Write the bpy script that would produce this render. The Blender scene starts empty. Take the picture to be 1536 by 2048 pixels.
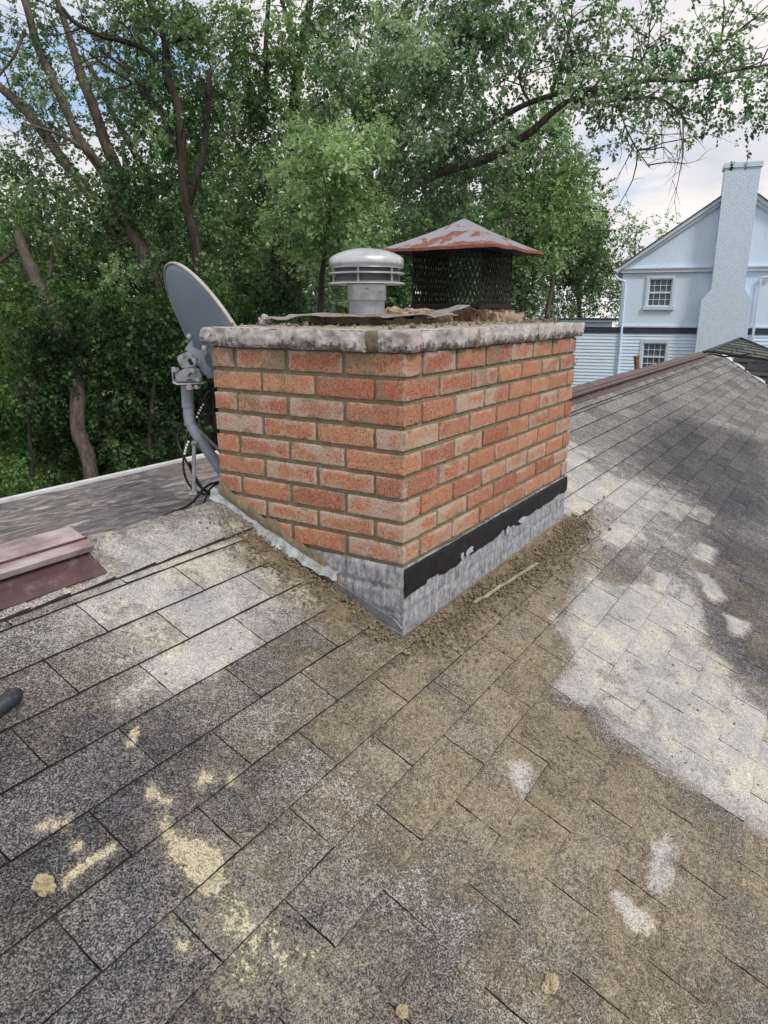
import bpy, math, random
import numpy as np
from mathutils import Vector, Matrix, noise as mn
R = math.radians
C = bpy.context.scene.collection
# ---------------------------------------------------------------- camera
CAM = Vector((-1.606, -0.9607, 0.1052)); FPX = 1417.6
cd = bpy.data.cameras.new("camera"); cam = bpy.data.objects.new("camera", cd); C.objects.link(cam)
cam.location = CAM; cam.rotation_euler = (R(74.012), 0, R(-57.443))
cd.sensor_fit = 'VERTICAL'; cd.sensor_height = 36; cd.lens = 36*FPX/2048; cd.clip_start = 0.02; cd.clip_end = 2000
bpy.context.scene.camera = cam
MC = cam.rotation_euler.to_matrix()
# ---------------------------------------------------------------- light
SUN_EL, SUN_AZ = R(46), R(248)
EXPOSURE = 0.50
vs = bpy.context.scene.view_settings
vs.view_transform = 'Standard'; vs.look = 'None'; vs.gamma = 1; vs.exposure = EXPOSURE
bpy.context.scene.display_settings.display_device = 'sRGB'
ld = bpy.data.lights.new("sun", 'SUN'); ld.energy = 1.3; ld.angle = R(11); ld.color = (1, .96, .9)
sun = bpy.data.objects.new("sun", ld); C.objects.link(sun)
sd = Vector((math.cos(SUN_EL)*math.cos(SUN_AZ), math.cos(SUN_EL)*math.sin(SUN_AZ), math.sin(SUN_EL)))
sun.rotation_euler = sd.to_track_quat('Z', 'Y').to_euler()
bpy.context.scene.cycles.max_bounces = 8
bpy.context.scene.cycles.transparent_max_bounces = 8

class NT:
    """tiny helper for node trees"""
    def __init__(s, tree): s.t = tree; s.n = tree.nodes; s.l = tree.links
    def new(s, typ, **kw):
        n = s.n.new(typ)
        for k, v in kw.items(): setattr(n, k, v)
        return n
    def set(s, sock, v):
        if hasattr(v, 'node') or isinstance(v, bpy.types.NodeSocket): s.l.new(v, sock)
        elif v is not None:
            if isinstance(v, (tuple, list)) and len(v) == 3 and sock.type == 'RGBA': v = (*v, 1)
            sock.default_value = v
    def math(s, op, a, b=0.0, c=None, clamp=False):
        n = s.new('ShaderNodeMath', operation=op); n.use_clamp = clamp
        s.set(n.inputs[0], a); s.set(n.inputs[1], b)
        if c is not None: s.set(n.inputs[2], c)
        return n.outputs[0]
    def mix(s, f, a, b, mode='MIX'):
        n = s.new('ShaderNodeMix', data_type='RGBA', blend_type=mode); n.clamp_factor = True
        s.set(n.inputs['Factor'], f); s.set(n.inputs[6], a); s.set(n.inputs[7], b); return n.outputs[2]
    def coord(s, kind='Object'): return s.new('ShaderNodeTexCoord').outputs[kind]
    def map(s, v, scale=(1, 1, 1), loc=(0, 0, 0), rot=(0, 0, 0)):
        n = s.new('ShaderNodeMapping'); s.l.new(v, n.inputs[0])
        n.inputs['Location'].default_value = loc; n.inputs['Scale'].default_value = scale; n.inputs['Rotation'].default_value = rot
        return n.outputs[0]
    def noise(s, v, scale, detail=3, rough=.55, dist=0.0, col=False):
        n = s.new('ShaderNodeTexNoise'); s.l.new(v, n.inputs['Vector'])
        n.inputs['Scale'].default_value = scale; n.inputs['Detail'].default_value = detail
        n.inputs['Roughness'].default_value = rough; n.inputs['Distortion'].default_value = dist
        return n.outputs['Color' if col else 'Fac']
    def vor(s, v, scale, feature='F1', out='Distance', rand=1.0):
        n = s.new('ShaderNodeTexVoronoi', feature=feature); s.l.new(v, n.inputs['Vector'])
        n.inputs['Scale'].default_value = scale; n.inputs['Randomness'].default_value = rand
        return n.outputs[out]
    def ramp(s, f, *stops):
        n = s.new('ShaderNodeValToRGB'); s.l.new(f, n.inputs[0]); e = n.color_ramp.elements
        while len(e) < len(stops): e.new(.5)
        for el, (p, c) in zip(e, stops):
            el.position = p; el.color = (*c, 1) if isinstance(c, tuple) else (c, c, c, 1)
        return n.outputs[0]
    def attr(s, name, out='Fac'):
        n = s.new('ShaderNodeAttribute'); n.attribute_name = name; return n.outputs[out]
    def smooth(s, x, lo, hi):
        n = s.new('ShaderNodeMapRange', interpolation_type='SMOOTHSTEP'); s.set(n.inputs[0], x)
        n.inputs[1].default_value = lo; n.inputs[2].default_value = hi; return n.outputs[0]
    def bump(s, h, strength=.5, dist=.002, normal=None):
        n = s.new('ShaderNodeBump'); s.set(n.inputs['Height'], h)
        n.inputs['Strength'].default_value = strength; n.inputs['Distance'].default_value = dist
        if normal is not None: s.l.new(normal, n.inputs['Normal'])
        return n.outputs[0]

w = bpy.data.worlds.new("World"); bpy.context.scene.world = w; w.use_nodes = True
g = NT(w.node_tree); g.n.clear()
sky = g.new('ShaderNodeTexSky', sky_type='NISHITA'); sky.sun_disc = False; sky.sun_elevation = SUN_EL; sky.sun_rotation = math.pi/2-SUN_AZ
dirv = g.coord('Generated')
sep = g.new('ShaderNodeSeparateXYZ'); g.l.new(dirv, sep.inputs[0])
# cloud layer: direction projected on a flat deck
zz = g.math('ADD', g.math('MAXIMUM', sep.outputs[2], 0.0), .22)
cx = g.math('DIVIDE', sep.outputs[0], zz); cy = g.math('DIVIDE', sep.outputs[1], zz)
cmb = g.new('ShaderNodeCombineXYZ'); g.l.new(cx, cmb.inputs[0]); g.l.new(cy, cmb.inputs[1])
n1 = g.noise(cmb.outputs[0], .9, 5, .55, .3)
n2 = g.noise(g.map(cmb.outputs[0], loc=(3.1, 1.7, 0)), 1.9, 5, .55, .4)
cov = g.smooth(n1, .30, .43)
ccol = g.ramp(n2, (.30, (5.0, 5.2, 5.8)), (.45, (6.0, 5.9, 6.2)), (.58, (7.0, 6.7, 6.6)), (.72, (8.2, 7.9, 7.7)))
blue = g.mix(.35, sky.outputs[0], (2.4, 4.7, 8.5))
skyc = g.mix(cov, blue, ccol)
bg = g.new('ShaderNodeBackground'); g.l.new(skyc, bg.inputs[0]); bg.inputs[1].default_value = .099
out = g.new('ShaderNodeOutputWorld'); g.l.new(bg.outputs[0], out.inputs[0])

# ---------------------------------------------------------------- placing helpers
def ray(u, v):
    d = MC @ Vector(((u-768)/FPX, -(v-1024)/FPX, -1)); return d
YAW = cam.rotation_euler[2]
FW = Vector((-math.sin(YAW), math.cos(YAW), 0)); RT = Vector((math.cos(YAW), math.sin(YAW), 0))
def at(u, v, D):
    """point seen at photo pixel (u,v) standing D metres ahead (horizontal depth)"""
    d = ray(u, v); return CAM + d*(D/d.dot(FW))
def on(u, v, n, p):
    d = ray(u, v); n = Vector(n); return CAM + d*((Vector(p)-CAM).dot(n)/d.dot(n))
SL = .44; ZB = -.812; CA = 1/math.hypot(1, SL); SA = SL*CA
RN = Vector((0, -SA, CA))
def rp(x, s, h=0.0):
    """a point on the near roof slope: x along the ridge, s up the slope, h above it"""
    return Vector((x, s*CA - h*SA, ZB + s*SA + h*CA))

# ---------------------------------------------------------------- mesh helpers
def link(o, parent=None):
    C.objects.link(o)
    if parent is not None: o.parent = parent; o.matrix_parent_inverse = Matrix.Identity(4); o.location = Vector(o.location) - world_loc(parent)
    return o
def world_loc(o):
    v = Vector((0, 0, 0))
    while o is not None: v = v + Vector(o.location); o = o.parent
    return v
def mesh(name, V, F, mat, parent=None, smooth=False, mats=None, midx=None, fattr=None, vattr=None):
    me = bpy.data.meshes.new(name)
    V = np.asarray(V, dtype=np.float32).reshape(-1, 3)
    if isinstance(F, np.ndarray):
        nf, k = F.shape
        me.vertices.add(len(V)); me.vertices.foreach_set('co', V.ravel())
        me.loops.add(nf*k); me.loops.foreach_set('vertex_index', F.astype(np.int32).ravel())
        me.polygons.add(nf); me.polygons.foreach_set('loop_start', np.arange(0, nf*k, k, dtype=np.int32))
        me.update(calc_edges=True)
    else:
        me.from_pydata([tuple(map(float, v)) for v in V], [], [tuple(f) for f in F]); me.update()
    for m in (mats or [mat]): me.materials.append(m)
    if midx is not None: me.polygons.foreach_set('material_index', np.asarray(midx, dtype=np.int32))
    for dic, dom in ((fattr, 'FACE'), (vattr, 'POINT')):
        for k_, a in (dic or {}).items():
            at_ = me.attributes.new(k_, 'FLOAT', dom); at_.data.foreach_set('value', np.asarray(a, dtype=np.float32))
    if smooth: me.polygons.foreach_set('use_smooth', np.ones(len(me.polygons), dtype=bool))
    me.validate()
    o = bpy.data.objects.new(name, me); 
    return link(o, parent)
def root(name, loc, label=None, cat=None, group=None, kind=None):
    o = bpy.data.objects.new(name, None); o.location = loc; o.empty_display_size = .1; C.objects.link(o)
    tag(o, label, cat, group, kind); return o
def tag(o, label=None, cat=None, group=None, kind=None):
    for k, v in (('label', label), ('category', cat), ('group', group), ('kind', kind)):
        if v: o[k] = v
    return o
class MB:
    """collects simple solids into one mesh (vertices in world space)"""
    def __init__(s): s.V = []; s.F = []; s.mi = []; s.cur = 0; s.parts = []
    def add(s, V, F):
        b = len(s.V); s.parts.append(([tuple(v) for v in V], F)); s.V += [tuple(v) for v in V]; s.F += [tuple(i+b for i in f) for f in F]; s.mi += [s.cur]*len(F)
    def box(s, a, b, M=None):
        (x0, y0, z0), (x1, y1, z1) = a, b
        V = [Vector(p) for p in ((x0,y0,z0),(x1,y0,z0),(x1,y1,z0),(x0,y1,z0),(x0,y0,z1),(x1,y0,z1),(x1,y1,z1),(x0,y1,z1))]
        if M is not None: V = [M @ v for v in V]
        s.add(V, [(0,3,2,1),(4,5,6,7),(0,1,5,4),(1,2,6,5),(2,3,7,6),(3,0,4,7)])
    def tube(s, pts, rad, seg=10, caps=True):
        pts = [Vector(p) for p in pts]; n = len(pts)
        if not hasattr(rad, '__len__'): rad = [rad]*n
        up = Vector((0, 0, 1)); V = []; prev = None
        for i, p in enumerate(pts):
            t = (pts[min(i+1, n-1)]-pts[max(i-1, 0)]).normalized()
            if prev is None:
                a = t.cross(up if abs(t.z) < .9 else Vector((1, 0, 0))).normalized()
            else:
                a = (prev - t*prev.dot(t)).normalized()
            prev = a; b = t.cross(a)
            for k in range(seg):
                an = 2*math.pi*k/seg; V.append(p + (a*math.cos(an)+b*math.sin(an))*rad[i])
        F = [(i*seg+k, i*seg+(k+1) % seg, (i+1)*seg+(k+1) % seg, (i+1)*seg+k) for i in range(n-1) for k in range(seg)]
        if caps: F += [tuple(range(seg))[::-1], tuple((n-1)*seg+k for k in range(seg))]
        s.add(V, F)
    def prism(s, poly, d):
        """poly: world points of a flat outline, d: thickness vector"""
        poly = [Vector(p) for p in poly]; d = Vector(d); n = len(poly)
        s.add(poly + [p+d for p in poly], [tuple(range(n)), tuple(range(2*n-1, n-1, -1))] + [(i, i+n, (i+1) % n+n, (i+1) % n) for i in range(n)])
    def lathe(s, c, prof, seg=40, axis=None):
        """prof: (r, z) pairs"""
        c = Vector(c); V = []
        for r_, z_ in prof:
            for k in range(seg):
                a = 2*math.pi*k/seg; V.append(c + Vector((r_*math.cos(a), r_*math.sin(a), z_)))
        F = [(i*seg+k, i*seg+(k+1) % seg, (i+1)*seg+(k+1) % seg, (i+1)*seg+k) for i in range(len(prof)-1) for k in range(seg)]
        s.add(V, F)
    def build(s, name, mat, parent=None, smooth=False, mats=None, bevel=0):
        o = mesh(name, s.V, s.F, mat, parent, False, mats=mats, midx=s.mi if mats else None)
        if parent is not None:
            shift(o, parent)
        if smooth:
            for p in o.data.polygons: p.use_smooth = True
            if smooth == 'auto': o.data.set_sharp_from_angle(angle=R(40))
        if bevel:
            b = o.modifiers.new('bevel', 'BEVEL'); b.width = bevel; b.segments = 2; b.limit_method = 'ANGLE'
        return o
def build_each(b, name, mat, parent=None, smooth=False, bevel=0):
    """every solid collected in b becomes an object of its own"""
    out = []
    for V, F in b.parts:
        q = MB(); q.add(V, F); out.append(q.build(name, mat, parent, smooth, bevel=bevel))
    return out
def shift(o, parent):
    """vertices were given in world space: keep them there under a moved parent"""
    pass
# NOTE: vertices are always world-space; a child gets location = -(parent world location) from link()
def spline(pts, k=8):
    P = [Vector(p) for p in pts]; out = []
    for i in range(len(P)-1):
        p0 = P[max(i-1, 0)]; p1 = P[i]; p2 = P[i+1]; p3 = P[min(i+2, len(P)-1)]
        for j in range(k):
            t = j/k
            out.append(.5*((2*p1)+(p2-p0)*t+(2*p0-5*p1+4*p2-p3)*t*t+(3*p1-p0-3*p2+p3)*t*t*t))
    return out+[P[-1]]

# ---------------------------------------------------------------- materials
def mat(name, build, rough=.7, metallic=0, spec=.3):
    m = bpy.data.materials.new(name); m.use_nodes = True; t = NT(m.node_tree); t.n.clear()
    b = t.new('ShaderNodeBsdfPrincipled'); o = t.new('ShaderNodeOutputMaterial'); t.l.new(b.outputs[0], o.inputs[0])
    b.inputs['Roughness'].default_value = rough; b.inputs['Metallic'].default_value = metallic; b.inputs['Specular IOR Level'].default_value = spec
    r = build(t, b)
    if r is not None: t.set(b.inputs['Base Color'], r)
    return m
def plain(name, col, rough=.6, metallic=0, spec=.4, var=.25, scale=14, bump=0, bscale=120, dirt=None, dirt_amt=.5):
    def f(t, b):
        p = t.coord()
        n = t.noise(p, scale, 4, .6); dark = tuple(c*(1-var) for c in col); lite = tuple(min(1, c*(1+var)) for c in col)
        c = t.ramp(n, (.3, dark), (.7, lite))
        if dirt:
            c = t.mix(t.math('MULTIPLY', t.smooth(t.noise(t.map(p, loc=(5, 2, 1)), scale*1.7, 6, .7), .5, .68), dirt_amt), c, dirt)
        if bump: t.l.new(t.bump(t.noise(p, bscale, 4, .6), bump, .002), b.inputs['Normal'])
        return c
    return mat(name, f, rough, metallic, spec)

def shingle_mat(name, stains=True, tint=(1, 1, 1), lum=1.0):
    def f(t, b):
        p = t.coord()
        g1 = t.vor(p, 430, 'F1', 'Color'); sepc = t.new('ShaderNodeSeparateColor'); t.l.new(g1, sepc.inputs[0])
        gran = sepc.outputs[0]                                     # one random value per granule
        g2 = t.noise(p, 600, 2, .7); g3 = t.noise(p, 48, 4, .7); big = t.noise(p, 2.2, 6, .66, .4); mid = t.noise(p, 9, 6, .7, .3); tone = t.attr('tone')
        gv = t.math('ADD', t.math('MULTIPLY', gran, .50), t.math('ADD', t.math('MULTIPLY', g2, .16), t.math('MULTIPLY', g3, .38)))
        base = t.ramp(gv, (.33, tuple(.036*lum*c for c in tint)), (.47, tuple(.110*lum*c for c in tint)), (.62, tuple(.205*lum*c for c in tint)), (.80, tuple(.46*lum*c for c in tint)))
        c = t.mix(1, base, t.ramp(t.math('ADD', t.math('MULTIPLY', tone, .36), t.math('MULTIPLY', mid, .70)), (.28, .66), (.78, 1.30)), 'MULTIPLY')
        c = t.mix(t.math('MULTIPLY', t.smooth(big, .46, .66), .55), c, t.mix(1, c, (.58, .58, .64), 'MULTIPLY'))
        hgt = gv
        if stains:
            nz = t.noise(t.map(p, loc=(7, 3, 0)), 8, 9, .78, .5); fine = t.noise(p, 95, 5, .8); tn = t.math('SUBTRACT', tone, .5)
            def m(att, amp=.55, lo=.42, hi=.62, fa=.35, ta=0.0, gate=.12):
                at_ = t.attr(att)
                v = t.math('ADD', at_, t.math('MULTIPLY', t.math('SUBTRACT', nz, .5), amp*2))
                v = t.math('ADD', v, t.math('MULTIPLY', t.math('SUBTRACT', fine, .5), fa*2))
                if ta: v = t.math('ADD', v, t.math('MULTIPLY', tn, ta))
                return t.math('MULTIPLY', t.smooth(v, lo, hi), t.smooth(at_, .01, gate))
            md = m('dark', .7, .0, .75, .35, .3)
            # thin dust film over everything, thick where mortar was dropped
            film = t.smooth(t.noise(t.map(p, loc=(3, 8, 5)), 3.4, 7, .72, .5), .42, .62)
            film = t.math('MULTIPLY', film, t.attr('dust'))
            mt = m('tan', .8, .20, .85, .55, .25)
            mt2 = m('tan', 1.1, .55, 1.0, .9, 0)
            mw = m('white', 1.05, .28, 1.0, .6, .42, .35); ms = m('smear', 1.0, .46, .62, .75); mh = m('smear', 1.1, .12, .62, 1.1, 0, .10)
            spk = t.ramp(gv, (.32, .32), (.46, .78), (.62, 1.08), (.82, 1.5))
            c = t.mix(t.math('MULTIPLY', md, .80), c, t.mix(1, c, (.34, .34, .37), 'MULTIPLY'))
            tanb = t.ramp(t.noise(t.map(p, loc=(1, 9, 2)), 7, 6, .7), (.3, (.265, .205, .135)), (.5, (.37, .30, .21)), (.7, (.47, .395, .295)))
            tanc = t.mix(1, tanb, spk, 'MULTIPLY')
            c = t.mix(t.math('MULTIPLY', film, .55), c, tanc)
            pat = t.ramp(t.noise(t.map(p, loc=(5, 5, 9)), 4.2, 7, .72, .6), (.36, .30), (.62, 1.0))
            c = t.mix(t.math('MULTIPLY', t.math('MULTIPLY', mt, pat), .72), c, tanc)
            c = t.mix(t.math('MULTIPLY', mt2, .50), c, t.mix(1, t.ramp(fine, (.3, (.23, .18, .12)), (.7, (.40, .325, .225))), t.ramp(gv, (.35, .75), (.7, 1.1)), 'MULTIPLY'))
            wpk = t.noise(t.map(p, loc=(4, 4, 2)), 5.5, 6, .68)
            wc = t.mix(1, t.ramp(wpk, (.36, (.49, .49, .505)), (.50, (.63, .615, .58)), (.62, (.78, .73, .61))), t.ramp(gv, (.32, .52), (.48, .86), (.8, 1.12)), 'MULTIPLY')
            inner = t.smooth(t.noise(t.map(p, loc=(6, 1, 3)), 7, 7, .75), .54, .66)      # tan crusts left lying on the wash
            wm = t.math('MULTIPLY', mw, t.math('SUBTRACT', .88, t.math('MULTIPLY', inner, .60)))
            c = t.mix(wm, c, wc)
            sc = t.mix(1, t.ramp(fine, (.3, (.48, .41, .28)), (.7, (.74, .67, .50))), t.ramp(gv, (.34, .45), (.55, 1.0)), 'MULTIPLY')
            c = t.mix(t.math('MULTIPLY', mh, .50), c, sc); c = t.mix(t.math('MULTIPLY', ms, .85), c, sc)
            hgt = t.math('ADD', gv, t.math('ADD', t.math('MULTIPLY', ms, .8), t.math('MULTIPLY', mt2, t.math('MULTIPLY', t.noise(p, 34, 5, .75), 2.2))))
        t.l.new(t.bump(hgt, .9, .0024), b.inputs['Normal'])
        return c
    return mat(name, f, .92, 0, .15)
M_SH = shingle_mat('shingle_granules', True, (1.015, 1.0, .975), 1.42)
M_SH2 = shingle_mat('shingle_granules_far', False, (.80, .92, .84), .95)
M_SH3 = shingle_mat('shingle_granules_weathered', False, (.9, .9, 1.0), .38)
M_EDGE = plain('asphalt_edge', (.028, .026, .025), .9, var=.4, scale=60, dirt=(.16, .13, .09), dirt_amt=.25)
M_GROOVE = plain('asphalt_under', (.045, .040, .036), .95, var=.5, scale=80)

def brick_f(t, b):
    p = t.coord(); v = t.attr('rnd')
    off = t.new('ShaderNodeVectorMath', operation='ADD'); cm = t.new('ShaderNodeCombineXYZ'); t.l.new(t.math('MULTIPLY', v, 13.7), cm.inputs[0]); t.l.new(t.math('MULTIPLY', v, 7.1), cm.inputs[2])
    t.l.new(p, off.inputs[0]); t.l.new(cm.outputs[0], off.inputs[1]); q = off.outputs[0]
    patch = t.noise(q, 9, 5, .65, .3); pit = t.noise(t.map(p, scale=(1, 1, .75)), 260, 3, .7); pit2 = t.noise(p, 90, 4, .7)
    c = t.ramp(v, (.0, (.46, .225, .130)), (.2, (.54, .295, .180)), (.4, (.38, .155, .105)), (.55, (.50, .245, .145)), (.75, (.54, .310, .195)), (1., (.40, .175, .120)))
    c = t.mix(t.smooth(t.noise(q, 22, 5, .7), .42, .66), c, t.mix(1, c, (1.0, .72, .74), 'MULTIPLY'))
    c = t.mix(t.math('MULTIPLY', t.smooth(pit2, .5, .66), .45), c, (.60, .33, .21))
    c = t.mix(t.math('MULTIPLY', t.smooth(pit, .56, .70), .75), c, t.mix(1, c, (.26, .24, .25), 'MULTIPLY'))
    c = t.mix(t.math('MULTIPLY', t.smooth(pit, .46, .34), .35), c, (.68, .45, .33))
    # whitish lime bloom and mortar haze; pale arrises also paint in edge highlights
    edge = t.attr('edge')
    bl = t.math('ADD', patch, t.math('ADD', t.math('MULTIPLY', edge, .22), t.math('MULTIPLY', t.math('SUBTRACT', pit2, .5), .35)))
    bl2 = t.math('ADD', bl, t.math('MULTIPLY', t.math('SUBTRACT', t.attr('bloom'), .5), .30))
    c = t.mix(t.math('MULTIPLY', t.smooth(bl2, .54, .76), .68), c, (.52, .46, .40))
    mz = t.math('ADD', t.noise(t.map(q, loc=(3, 3, 8)), 11, 5, .6), t.math('ADD', t.math('MULTIPLY', edge, .14), t.math('MULTIPLY', t.attr('haze'), .32)))
    c = t.mix(t.math('MULTIPLY', t.smooth(mz, .62, .72), .75), c, (.27, .215, .145))
    h = t.math('SUBTRACT', t.math('MULTIPLY', t.noise(p, 55, 3, .6), .4), t.smooth(pit, .52, .70))
    t.l.new(t.bump(h, .9, .0025), b.inputs['Normal'])
    return c
M_BRICK = mat('rough_red_brick', brick_f, .9, 0, .15)
def mortar_f(t, b):
    p = t.coord(); n = t.noise(p, 40, 5, .7)
    t.l.new(t.bump(t.noise(p, 180, 4, .7), .5, .002), b.inputs['Normal'])
    return t.ramp(n, (.3, (.175, .145, .095)), (.7, (.285, .242, .163)))
M_MORTAR = mat('olive_mortar', mortar_f, .95, 0, .1)
def debris_f(t, b):
    p = t.coord(); n = t.noise(p, 25, 5, .7)
    t.l.new(t.bump(t.noise(p, 150, 5, .75), .9, .004), b.inputs['Normal'])
    return t.ramp(n, (.3, (.16, .125, .083)), (.55, (.26, .21, .145)), (.75, (.36, .30, .215)))
M_DEBRIS = mat('mortar_droppings', debris_f, .98, 0, .05)
M_LUMP = mat('dried_mortar', lambda t, b: (t.l.new(t.bump(t.noise(t.coord(), 90, 5, .75), .8, .004), b.inputs['Normal']), t.ramp(t.noise(t.coord(), 50, 5, .7), (.3, (.34, .275, .17)), (.7, (.62, .53, .36))))[1], .95, 0, .1)
def stone_f(t, b):
    p = t.coord(); sp = t.new('ShaderNodeSeparateXYZ'); t.l.new(p, sp.inputs[0])
    n = t.noise(p, 26, 6, .7, .4); n2 = t.noise(t.map(p, loc=(2, 5, 1)), 75, 5, .75); pk = t.noise(t.map(p, loc=(9, 5, 1)), 8, 4, .6)
    c = t.ramp(n, (.3, (.32, .29, .28)), (.5, (.49, .46, .445)), (.7, (.70, .68, .66)))
    c = t.mix(t.math('MULTIPLY', t.smooth(pk, .5, .7), .5), c, (.50, .33, .29))
    # dark lichen, most of it low on the face
    low = t.math('MULTIPLY', t.smooth(sp.outputs[2], .040, .0), .15)
    lm = t.smooth(t.math('ADD', t.math('ADD', t.math('MULTIPLY', n2, .7), t.math('MULTIPLY', t.noise(p, 17, 5, .65), .35)), low), .60, .70)
    c = t.mix(t.math('MULTIPLY', lm, .80), c, (.07, .062, .07))
    t.l.new(t.bump(t.math('ADD', n, t.math('MULTIPLY', n2, .6)), .8, .006), b.inputs['Normal'])
    return c
M_STONE = mat('rock_faced_limestone', stone_f, .85, 0, .25)
def base_f(t, b):
    p = t.coord(); sp = t.new('ShaderNodeSeparateXYZ'); t.l.new(p, sp.inputs[0]); z = sp.outputs[2]
    n = t.noise(t.map(p, scale=(1, 1, .45)), 42, 7, .8); n2 = t.noise(p, 110, 5, .75); n3 = t.noise(t.map(p, loc=(3, 1, 4)), 7, 5, .65)
    c = t.ramp(n, (.33, (.10, .10, .115)), (.45, (.27, .28, .31)), (.56, (.47, .47, .50)), (.72, (.68, .68, .70)))
    c = t.mix(t.math('MULTIPLY', t.smooth(n2, .55, .7), .55), c, (.09, .085, .10))
    c = t.mix(t.math('MULTIPLY', t.smooth(t.noise(t.map(p, loc=(8, 2, 1)), 13, 5, .7), .60, .70), .5), c, (.28, .17, .155))
    # faint courses under the paint
    return c, n, n2, n3, z, sp
def basecoat(t, b):
    c, n, n2, n3, z, sp = base_f(t, b)
    t.l.new(t.bump(t.math('ADD', n, n2), .8, .006), b.inputs['Normal']); return c
M_BASE = mat('grey_painted_masonry', basecoat, .75, 0, .3)
def tar_f(t, b):
    p = t.coord(); n = t.noise(p, 18, 6, .7)
    t.l.new(t.bump(t.noise(p, 60, 5, .7), .5, .004), b.inputs['Normal'])
    c = t.ramp(n, (.35, (.006, .006, .007)), (.7, (.018, .017, .019)))
    return t.mix(t.math('MULTIPLY', t.smooth(t.noise(t.map(p, loc=(2, 7, 3)), 34, 6, .75), .64, .74), .7), c, (.22, .19, .17))
M_TAR = mat('black_flashing_cement', tar_f, .6, 0, .35)
M_LEAD = plain('grey_flashing_metal', (.30, .32, .34), .45, .55, .5, .3, 30, .3, 90, (.20, .17, .13), .6)
M_CHIP = plain('pale_blue_paint_chip', (.42, .48, .56), .6, 0, .3, .2, 30)
M_GALV = plain('galvanized_steel', (.62, .64, .66), .34, .75, .5, .12, 18, .1, 60, (.30, .31, .33), .35)
M_GALVD = plain('dull_galvanized_steel', (.36, .38, .41), .5, .5, .5, .2, 24, .15, 60, (.20, .18, .15), .4)
M_GREYP = plain('grey_powder_coat', (.285, .33, .39), .5, .0, .4, .12, 10, .1, 120, (.38, .34, .24), .35)
M_DISHB = plain('blue_grey_dish_back', (.20, .26, .335), .45, 0, .4, .10, 4, .05, 60, (.26, .28, .30), .3)
M_RIM = plain('weathered_dish_rim', (.46, .44, .40), .6, 0, .3, .25, 20, .1, 60, (.42, .33, .2), .5)
M_BOLT = plain('zinc_bolt', (.55, .54, .52), .3, .85, .5, .1, 30)
M_BLACK = plain('black_cable_jacket', (.012, .012, .014), .45, 0, .4, .3, 30)
M_WHITEP = plain('white_plastic', (.65, .66, .66), .5, 0, .4, .08, 30)
def rust_f(t, b):
    p = t.coord(); n = t.noise(p, 11, 6, .62, .8); f = t.noise(p, 70, 5, .7)
    c = t.ramp(f, (.3, (.24, .235, .265)), (.7, (.37, .36, .40)))
    r = t.ramp(f, (.3, (.17, .065, .045)), (.7, (.33, .145, .10)))
    m = t.smooth(t.math('ADD', n, t.math('MULTIPLY', t.attr('rim'), .22)), .53, .575)
    t.l.new(t.bump(t.math('ADD', f, t.math('MULTIPLY', m, .4)), .4, .002), b.inputs['Normal'])
    rr = t.ramp(m, (0, .38), (1, .8)); t.l.new(rr, b.inputs['Roughness'])
    return t.mix(m, c, r)
M_RUST = mat('rusting_painted_steel', rust_f, .5, .25, .4)
M_MESH = plain('black_expanded_metal', (.014, .013, .012), .65, .2, .3, .5, 60, 0, 60, (.06, .03, .02), .3)
M_CLAY = plain('broken_clay_flue', (.36, .27, .19), .95, 0, .1, .4, 24, .8, 80, (.60, .56, .50), .55)
M_BURNT = plain('sooty_clay_flue', (.14, .085, .06), .95, 0, .1, .5, 30, .9, 80, (.30, .22, .17), .6)
M_BROWN = plain('brown_painted_metal', (.105, .058, .060), .5, .1, .4, .2, 12, .15, 80, (.30, .25, .24), .35)
def dusty_f(t, b):
    p = t.coord(); n = t.noise(t.map(p, scale=(1, 3, 1)), 7, 5, .65)
    return t.ramp(n, (.3, (.20, .13, .13)), (.5, (.38, .31, .30)), (.7, (.54, .48, .46)))
M_CROWN = plain('pale_crown_mortar', (.34, .30, .245), .95, 0, .1, .3, 20, .6, 80, (.16, .12, .08), .4)
M_DUSTY = mat('dusty_brown_metal', dusty_f, .6, .1, .3)
def membrane_f(t, b):
    p = t.coord(); n = t.noise(t.map(p, scale=(1.0, 3.2, 1), rot=(0, 0, R(25))), 5.2, 8, .74, 1.6); big = t.noise(p, 1.3, 4, .6)
    c = t.ramp(n, (.38, (.06, .055, .062)), (.48, (.13, .118, .125)), (.56, (.24, .215, .21)), (.66, (.52, .48, .45)))
    c = t.mix(t.math('MULTIPLY', t.smooth(big, .5, .65), .25), c, (.26, .20, .13))
    t.l.new(t.bump(n, .35, .01), b.inputs['Normal']); return c
M_MEMB = mat('chalky_rubber_membrane', membrane_f, .5, 0, .35)
M_WTRIM = plain('white_metal_edging', (.62, .63, .65), .5, 0, .4, .15, 6, 0, 60, (.35, .33, .30), .4)
HC = (.69, .82, .965)
def siding(name, step, vertical=False, col=HC, depth=.02):
    def f(t, b):
        u = t.attr('along' if vertical else 'high')
        fr = t.math('FRACT', t.math('DIVIDE', u, step))
        n = t.noise(t.coord(), 1.5, 4, .6); c = t.ramp(n, (.3, tuple(x*.93 for x in col)), (.7, col))
        if vertical: h = t.smooth(t.math('ABSOLUTE', t.math('SUBTRACT', fr, .5)), .44, .5); h = t.math('SUBTRACT', 1, h)
        else: h = fr
        t.l.new(t.bump(t.math('MULTIPLY', h, -1 if not vertical else 1), 1, depth), b.inputs['Normal'])
        return c
    return mat(name, f, .6, 0, .3)
M_SIDV = siding('vertical_board_siding', .115, True, depth=.004)
M_HOUSE = plain('pale_blue_white_paint', HC, .6, 0, .3, .05, 2)
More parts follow.
